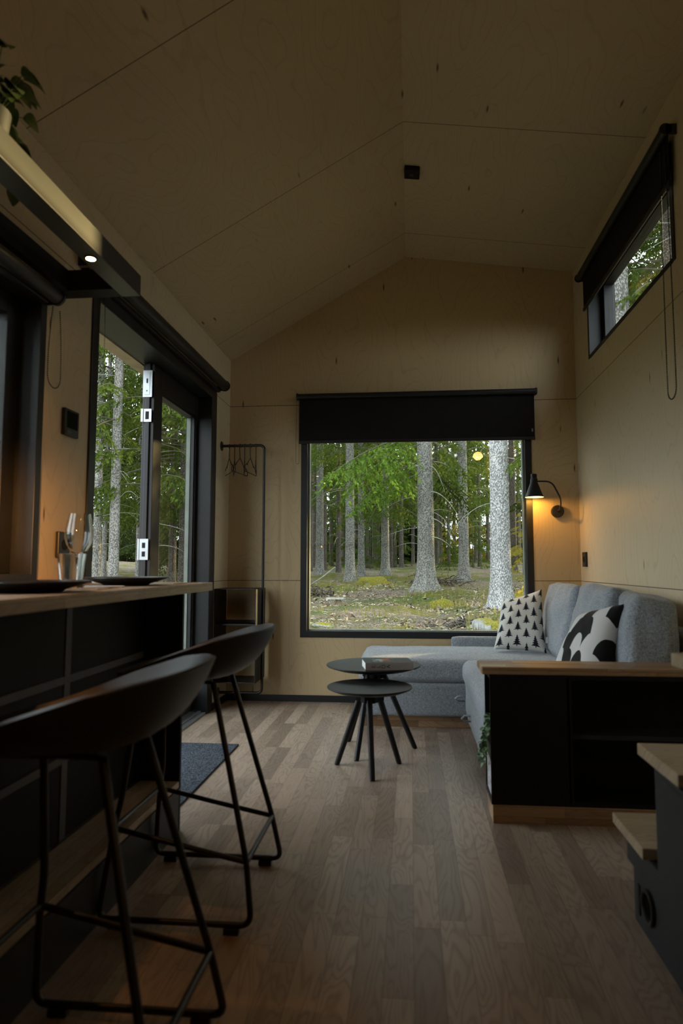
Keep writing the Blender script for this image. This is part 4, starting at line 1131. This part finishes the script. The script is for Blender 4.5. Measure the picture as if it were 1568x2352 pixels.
# dense belt closing the forest behind
dg = 'distant full spruce closing off the back of the forest'
nn = 0
for i in range(46):
    x = -32+62*(i+.5)/46+rs.normal(0,.5); y = 49+rs.random()*12
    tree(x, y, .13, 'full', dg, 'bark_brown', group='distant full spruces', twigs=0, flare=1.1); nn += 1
for (u, y, k, sc, lb) in ((1200, 22, 'low', .62, 'young spruce with yellow sunlight painted into its needles at the right window edge'), (1085, 33, 'lowg', .8, 'young green spruce low between the trunks right of centre'), (905, 35, 'lowg', .8, 'young green spruce low between the trunks left of centre'), (850, 31, 'lowg', .7, 'young green spruce behind the slim left trunks'), (760, 34, 'lowg', .9, 'young green spruce low at the left of the window'), (1030, 30, 'lowg', .5, 'small young spruce right of the flared trunk')):
    x = wx(u, y); t = thing('young_spruce', lb, 'tree', (x, y, gz(x, y)), group='young spruces on the forest floor')
    me, st = KIND[k]; o = bpy.data.objects.new('foliage', me); COL.objects.link(o); o.parent = t
    MB().tube([(0,0,-.1),(0,0,2),(0,0,4.4)], [.04,.025,.006], 8).build('trunk', M['bark_brown'], t, world=False); t.scale = (sc,sc,sc)
for i in range(44):
    x = -24+44*(i+.5)/44+rs.normal(0,.3); y = 42+rs.random()*6
    yel = 1.5 < x < 6.5  # yellow needles stand in for sunlit gaps between the trunks
    t = thing('young_spruce', 'young spruce with yellow sunlight painted into its needles in the deep gaps right of centre' if yel else 'dark young spruce filling the gaps deep in the forest', 'tree', (x, y, gz(x, y)), group='young spruces with painted sunlight' if yel else 'dark young spruces')
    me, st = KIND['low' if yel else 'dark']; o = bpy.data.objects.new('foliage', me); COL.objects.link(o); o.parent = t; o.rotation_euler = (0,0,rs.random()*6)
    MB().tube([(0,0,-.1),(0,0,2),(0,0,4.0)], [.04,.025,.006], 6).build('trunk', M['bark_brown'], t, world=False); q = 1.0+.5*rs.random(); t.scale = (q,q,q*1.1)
# right side of the cabin
for (x, y, r, lb) in ((2.75, 8.6, .15, 'rain-speckled grey spruce trunk seen through the high window'), (3.5, 7.6, .14, 'second spruce trunk outside the high window'), (6.5, 11, .15, 'spruce further off to the right of the cabin'), (8,16,.14,'spruce standing behind the cabin corner to the right')):
    tree(x, y, r, 'top', lb, 'bark', twigs=26, twl=1.1, tz=(1.5,8))
t = thing('young_spruce', 'spruce outside the high right window with golden sunlight painted into its needles', 'tree', (5.0, 12.2, gz(5,12.2)))  # golden needle colour stands in for sun from behind
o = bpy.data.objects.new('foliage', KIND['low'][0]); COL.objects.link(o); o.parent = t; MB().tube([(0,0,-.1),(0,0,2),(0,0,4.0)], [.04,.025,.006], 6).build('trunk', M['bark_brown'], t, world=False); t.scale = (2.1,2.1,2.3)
for (x, y, k) in ((3.9,9.8,'mid'),(4.9,11.6,'high'),(4.4,13.6,'mid'),(5.9,13.8,'mid'),(6.8,16,'mid'),(5.2,17,'high')):
    tree(x, y, .12, k, 'leafy spruce rising outside the high right window', 'bark_brown', group='spruces beyond the high window', twigs=0)
for (x, y) in ((8.04,13.5),(10.95,16.2),(14.6,19.6)):  # unseen trees added on the sun path to block part of its light
    tree(x, y, .13, 'high', 'unseen spruce added right of the cabin to screen the low evening sun', 'bark', group='added spruces screening the low sun', twigs=0)
# trees around the sides that only show in glancing views
for (x, y, k) in ((7,4,'mid'),(-10.5,9.5,'high'),(10,9,'mid'),(9,22,'far'),(12,28,'far'),(6,26,'far')):
    tree(x, y, .14, k, 'tall spruce standing in the open ground beside the cabin', 'bark', group='spruces beside the cabin', twigs=8)

# bright hanging boughs in front of the middle of the picture window
bt = [o for o in COL.objects if o.get('label', '').startswith('stout grey')][0]
bx0, by0, bz0 = bt.location
def hang(u0, v0, u1, v1, y0, y1, mat, sc, droop, tlt=0):
    z_0 = .92+(1300-v0)*y0/FF; z_1 = .92+(1300-v1)*y1/FF
    A = Vector((wx(u0,y0), y0, z_0)); B = Vector((wx(u1,y1), y1, z_1))
    L = (B-A).length; pc, st = bough_arrays(rs, L, droop, 1.0*sc, .078)
    d = (B-A+Vector((0,0,droop*L*.9))).normalized(); sd = Vector((0,0,1)).cross(d).normalized(); up = d.cross(sd)
    Rm = np.array([[d.x,sd.x,up.x],[d.y,sd.y,up.y],[d.z,sd.z,up.z]])
    V = pc @ Rm.T + np.array(A)
    m = MB(); k = 0; vs = [tuple(p) for q in V for p in q]; m.add(vs, [(4*i,4*i+1,4*i+2,4*i+3) for i in range(len(V))])
    bo = m.build('bough', mat, bt)
    m = MB()
    for pts, r0, r1 in st: m.tube([tuple(Rm @ p + np.array(A)) for p in pts], [.016-.0013*i for i in range(len(pts))], 6)
    m.build('bough_stem', M['twig_dark'], bo)
for (u0,v0,u1,v1,y0,y1,mt,dr) in ((965,1000,760,1118,15.3,13.2,'needle_bright',.22),(965,1020,800,1150,15.2,13.6,'needle_bright',.25),(962,1060,815,1185,15.2,14.0,'needle_bright',.22),(962,1000,830,1090,15.2,13.8,'needle_bright',.25),(960,1090,880,1160,15.2,14.5,'needle_bright',.3),(990,1010,1085,1120,15.3,15.6,'needle',.3),(995,1060,1040,1160,15.3,17,'needle',.3),(990,1080,1060,1200,15.3,17,'needle_dark',.3)):
    hang(u0,v0,u1,v1,y0,y1,M[mt],1.0,dr)
# arched bare branches on the stout trunk
for (v, du, dv) in ((1072,32,60),(1130,58,50),(1192,52,52),(1234,42,20),(1070,-22,6)):
    y = 15.2; p0 = Vector((wx(990 if du > 0 else 962, y), y, .92+(1300-v)*y/FF)); ex = du*y/FF; ez = -dv*y/FF
    pts = [p0+Vector((ex*t, 0, ez*t*t)) for t in [i/8 for i in range(9)]]
    MB().tube(pts, [.013-.0012*i for i in range(9)], 6).build('dead_branch', M['twig'], bt, smooth=180)

# rocks, root clump, plank seat, fallen stick
def rock(nm, label, x, y, s, mossy, seed, cat='rock'):
    z = gz(x, y); vs = []; fs = []; n = 18; k = 12
    for i in range(k+1):
        for j in range(n):
            th_, ph = PI*i/k, 2*PI*j/n
            d = Vector((math.sin(th_)*math.cos(ph), math.sin(th_)*math.sin(ph), math.cos(th_)))
            q = 1+.28*noise.noise(d*1.4+Vector((seed,0,0)))+.12*noise.noise(d*4+Vector((0,seed,0)))
            vs.append((x+d.x*s[0]*q, y+d.y*s[1]*q, z+d.z*s[2]*q))
    for i in range(k):
        for j in range(n):
            fs.append((i*n+j, (i+1)*n+j, (i+1)*n+(j+1) % n, i*n+(j+1) % n))
    b = NB('rock_'+str(seed)); v = b.co(); g = b.n('ShaderNodeNewGeometry').outputs['Normal']
    nz = b.xyz(g)[2]; st = b.mix(b.rng(b.noise(v, 6, 4, .6), .3, .7, 0, 1), (.16,.165,.16), (.38,.39,.39))
    ms_ = b.mix(b.rng(b.noise(v, 30, 3), .3, .7, 0, 1), (.10,.10,.02), (.26,.23,.035))
    k_ = b.rng(b.M('ADD', nz, b.M('MULTIPLY', b.M('SUBTRACT', b.noise(v, 5, 3), .5), 1.4)), .75-mossy, 1.0-mossy, 0, 1)
    o = MB().add([(p[0]-x, p[1]-y, p[2]-z) for p in vs], fs).build(nm, b.done(b.bsdf(b.mix(k_, st, ms_), .95, b.bump(b.noise(v, 25, 4), .8, .03), spec=.1)), None, smooth=180, world=False)
    o.location = (x, y, z); tag(o, label, cat); return o
def at(u, v, y): return wx(u, y), y
rock('rock', 'low mossy boulder with white face on the ground between the thick trunks', *at(1012, 0, 13.0), (.30,.25,.16), .75, 3)
rock('rock', 'grey lichen-covered stone below the thick pale trunk', *at(1106, 0, 8.9), (.20,.17,.13), .12, 8)
rock('rock', 'small mossy stone right of the grey stone', *at(1142, 0, 8.8), (.14,.13,.09), .8, 13)
rock('rock', 'mossy mound among the left trunks', *at(855, 0, 19.5), (.55,.4,.26), .9, 5, 'mossy mound')
rock('rock', 'pale flat stone low at the left of the window', *at(742, 0, 9.2), (.16,.12,.05), .05, 21)
rock('rock', 'grey stones at the right edge beside the thick trunk', *at(1185, 0, 12.0), (.34,.25,.17), .35, 34)
def debris(nm, label, x, y, n, spread, ln, rad, mat, cat):
    m = MB(); r2 = np.random.default_rng(int(x*100) & 255)
    for k in range(n):
        px_, py_ = x+r2.normal(0,spread), y+r2.normal(0,spread*.7); pz = gz(px_,py_)+abs(r2.normal(0,spread*.35))
        d = Vector((r2.normal(),r2.normal(),r2.normal(0,.5))).normalized(); l = ln*(.4+r2.random())
        p = Vector((px_,py_,pz)); pts = [p-d*l/2, p+Vector((0,0,l*.08)), p+d*l/2]
        m.tube(pts, [rad*r2.random()+.002]*3, 5)
    o = m.build(nm, mat, None, smooth=180); return tag(o, label, cat, kind='stuff')
debris('root_debris', 'tangled brown roots and bark heap in front of the thick pale trunk', *at(1068,0,9.2), 130, .16, .12, .016, M['bark_brown'], 'debris')
debris('brush_pile', 'brown brush heap behind the flared trunk', *at(1010,0,19), 90, .45, .4, .018, M['bark_brown'], 'debris')
debris('brush_pile', 'brown twig heap at left behind the plank seat', *at(716,0,15), 90, .3, .3, .016, M['bark_brown'], 'debris')
x, y = at(770, 0, 12.3); z = gz(x, y)
bs = thing('plank_seat', 'low weathered plank seat on slanted legs among the grass', 'bench', (x, y, z))
MB().box(x-.17, x+.17, y-.09, y+.09, z+.17, z+.20).build('seat', M['twig'], bs, bevel=.004)
for s_ in (-1,1): MB().tube([(x+s_*.02+.06,y,z+.17),(x+s_*.12,y,z-.05)], .022, 6).build('leg', plain('weathered_wood'+str(s_), (.22,.17,.10), .9), bs)
x, y = at(741, 0, 17.5); z = gz(x, y)
o = MB().tube([(x-.35,y,z+.05),(x,y,z+.28),(x+.35,y-.1,z+.55)], [.02,.018,.012], 6).build('fallen_stick', M['twig'], None, smooth=180); tag(o, 'grey fallen branch leaning up at the left of the window', 'branch')
# countless twigs and grass
r3 = np.random.default_rng(9); m = MB()
for k in range(5200):
    y = 5.8+r3.random()**1.7*13; x = (r3.random()-.5)*(3+y*.85)*1.0+wx(950,y)
    z = gz(x, y)+.006; a = r3.random()*PI*2; l = .03+.09*r3.random()
    d = Vector((math.cos(a)*l, math.sin(a)*l, r3.normal(0,.012)))
    m.tube([Vector((x,y,z))-d*.5, Vector((x,y,z+.008))+d*.0, Vector((x,y,z))+d*.5], .0022+.003*r3.random(), 3, caps=False)
o = m.build('twig_litter', plain('twig_litter', (.36,.32,.26), .9, var=.5, vscale=9), None); tag(o, 'pale dry twigs scattered over the forest floor', 'twigs', kind='stuff')
vs = []; fs = []
for k in range(26000):
    y = 5.6+r3.random()**1.5*15; x = (r3.random()-.5)*(2.4+y*.8)+wx(950,y)
    if noise.noise(Vector((x*.7,y*.7,7)))+.25*noise.noise(Vector((x*3,y*3,7))) < -.08: continue
    z = gz(x, y)+.008+.012*r3.random(); sz = (.008+.02*r3.random()**2)*(.8+y*.04)
    d1 = r3.normal(0,1,3)*[1,1,.45]; d1 /= np.linalg.norm(d1); d2 = np.cross(d1, r3.normal(0,1,3)*[.35,.35,1]); d2 /= np.linalg.norm(d2)+1e-6
    p = np.array([x,y,z]); b0 = len(vs)
    vs += [tuple(p-d1*sz*1.6), tuple(p+d2*sz*.6), tuple(p+d1*sz*1.6), tuple(p-d2*sz*.6)]; fs.append((b0,b0+1,b0+2,b0+3))
b = NB('bark_flakes'); g = b.n('ShaderNodeNewGeometry').outputs['Random Per Island']
c = b.ramp(g, [(0,(.05,.035,.025)),(.3,(.20,.13,.085)),(.6,(.38,.30,.22)),(.85,(.22,.22,.06)),(1,(.70,.65,.57))])
o = MB().add(vs, fs).build('bark_litter', b.done(b.bsdf(c, .9, spec=.1)), None); tag(o, 'brown and pale bark flakes littering the ground under the window', 'bark litter', kind='stuff')
vs = []; fs = []
def blade(x, y, h, w_, bend, a):
    z = gz(x, y); b0 = len(vs); c, s_ = math.cos(a), math.sin(a)
    vs.extend([(x-c*w_, y-s_*w_, z-.01), (x+c*w_, y+s_*w_, z-.01), (x+c*w_*.6+bend*s_*.4, y-bend*c*.4, z+h*.6), (x-c*w_*.6+bend*s_*.4, y-bend*c*.4, z+h*.6), (x+bend*s_, y-bend*c, z+h)])
    fs.extend([(b0,b0+1,b0+2,b0+3), (b0+3,b0+2,b0+4)])
for k in range(1500):
    y = 8+r3.random()**1.3*18; x = (r3.random()-.5)*(2+y*.75)+wx(950,y)
    if noise.noise(Vector((x*.5,y*.5,3))) < -.02: continue
    for j in range(10):
        blade(x+r3.normal(0,.07), y+r3.normal(0,.07), .05+.14*r3.random(), .003+.002*r3.random(), r3.normal(0,.05), r3.random()*PI*2)
o = MB().add(vs, fs).build('forest_grass', leafmat('grass', (.10,.13,.03), (.19,.22,.05), (.38,.35,.12)), None); tag(o, 'thin green and straw-coloured grass growing between the trunks', 'grass', kind='stuff')

# ------------------------------------------------------------------ light, world, camera
W = bpy.data.worlds.new('World'); bpy.context.scene.world = W; W.use_nodes = True
nt = W.node_tree; nt.nodes.clear()
out = nt.nodes.new('ShaderNodeOutputWorld'); bgd = nt.nodes.new('ShaderNodeBackground')
bgd.inputs[0].default_value = (.89, .955, 1.0, 1); bgd.inputs[1].default_value = 1.0
nt.links.new(bgd.outputs[0], out.inputs[0])
SKY = 4.9; bgd.inputs[1].default_value = SKY
S = bpy.data.lights.new('low_sun', 'SUN'); S.energy = 12; S.color = (1,.72,.30); S.angle = R(1.2)
so_ = bpy.data.objects.new('low_sun', S); COL.objects.link(so_)
dirv = Vector((-2.12, -2.0, -.34)); so_.rotation_euler = dirv.to_track_quat('-Z', 'Y').to_euler()

cam = bpy.data.cameras.new('Camera'); co = bpy.data.objects.new('Camera', cam); COL.objects.link(co)
co.location = (0, 0, .92); co.rotation_euler = (R(90)+math.atan(124/1494), 0, math.atan(138/1494))
cam.sensor_width = 36; cam.lens = 1494/2352*36; cam.shift_x = -21/2352; cam.clip_start = .02; cam.clip_end = 300
cam.dof.use_dof = True; cam.dof.focus_distance = 7.5; cam.dof.aperture_fstop = 3.2
sc = bpy.context.scene; sc.camera = co
sc.view_settings.view_transform = 'Standard'; sc.view_settings.look = 'None'; sc.view_settings.gamma = 1; sc.view_settings.use_curve_mapping = False
sc.view_settings.exposure = 0
sc.render.engine = 'CYCLES'
cy = sc.cycles
cy.max_bounces = 9; cy.diffuse_bounces = 5; cy.glossy_bounces = 4; cy.transmission_bounces = 8; cy.transparent_max_bounces = 12
cy.caustics_reflective = False; cy.caustics_refractive = False; cy.sample_clamp_indirect = 4; cy.sample_clamp_direct = 0
cy.use_denoising = True; cy.denoiser = 'OPENIMAGEDENOISE'
try: cy.denoising_input_passes = 'RGB_ALBEDO_NORMAL'
except Exception: pass
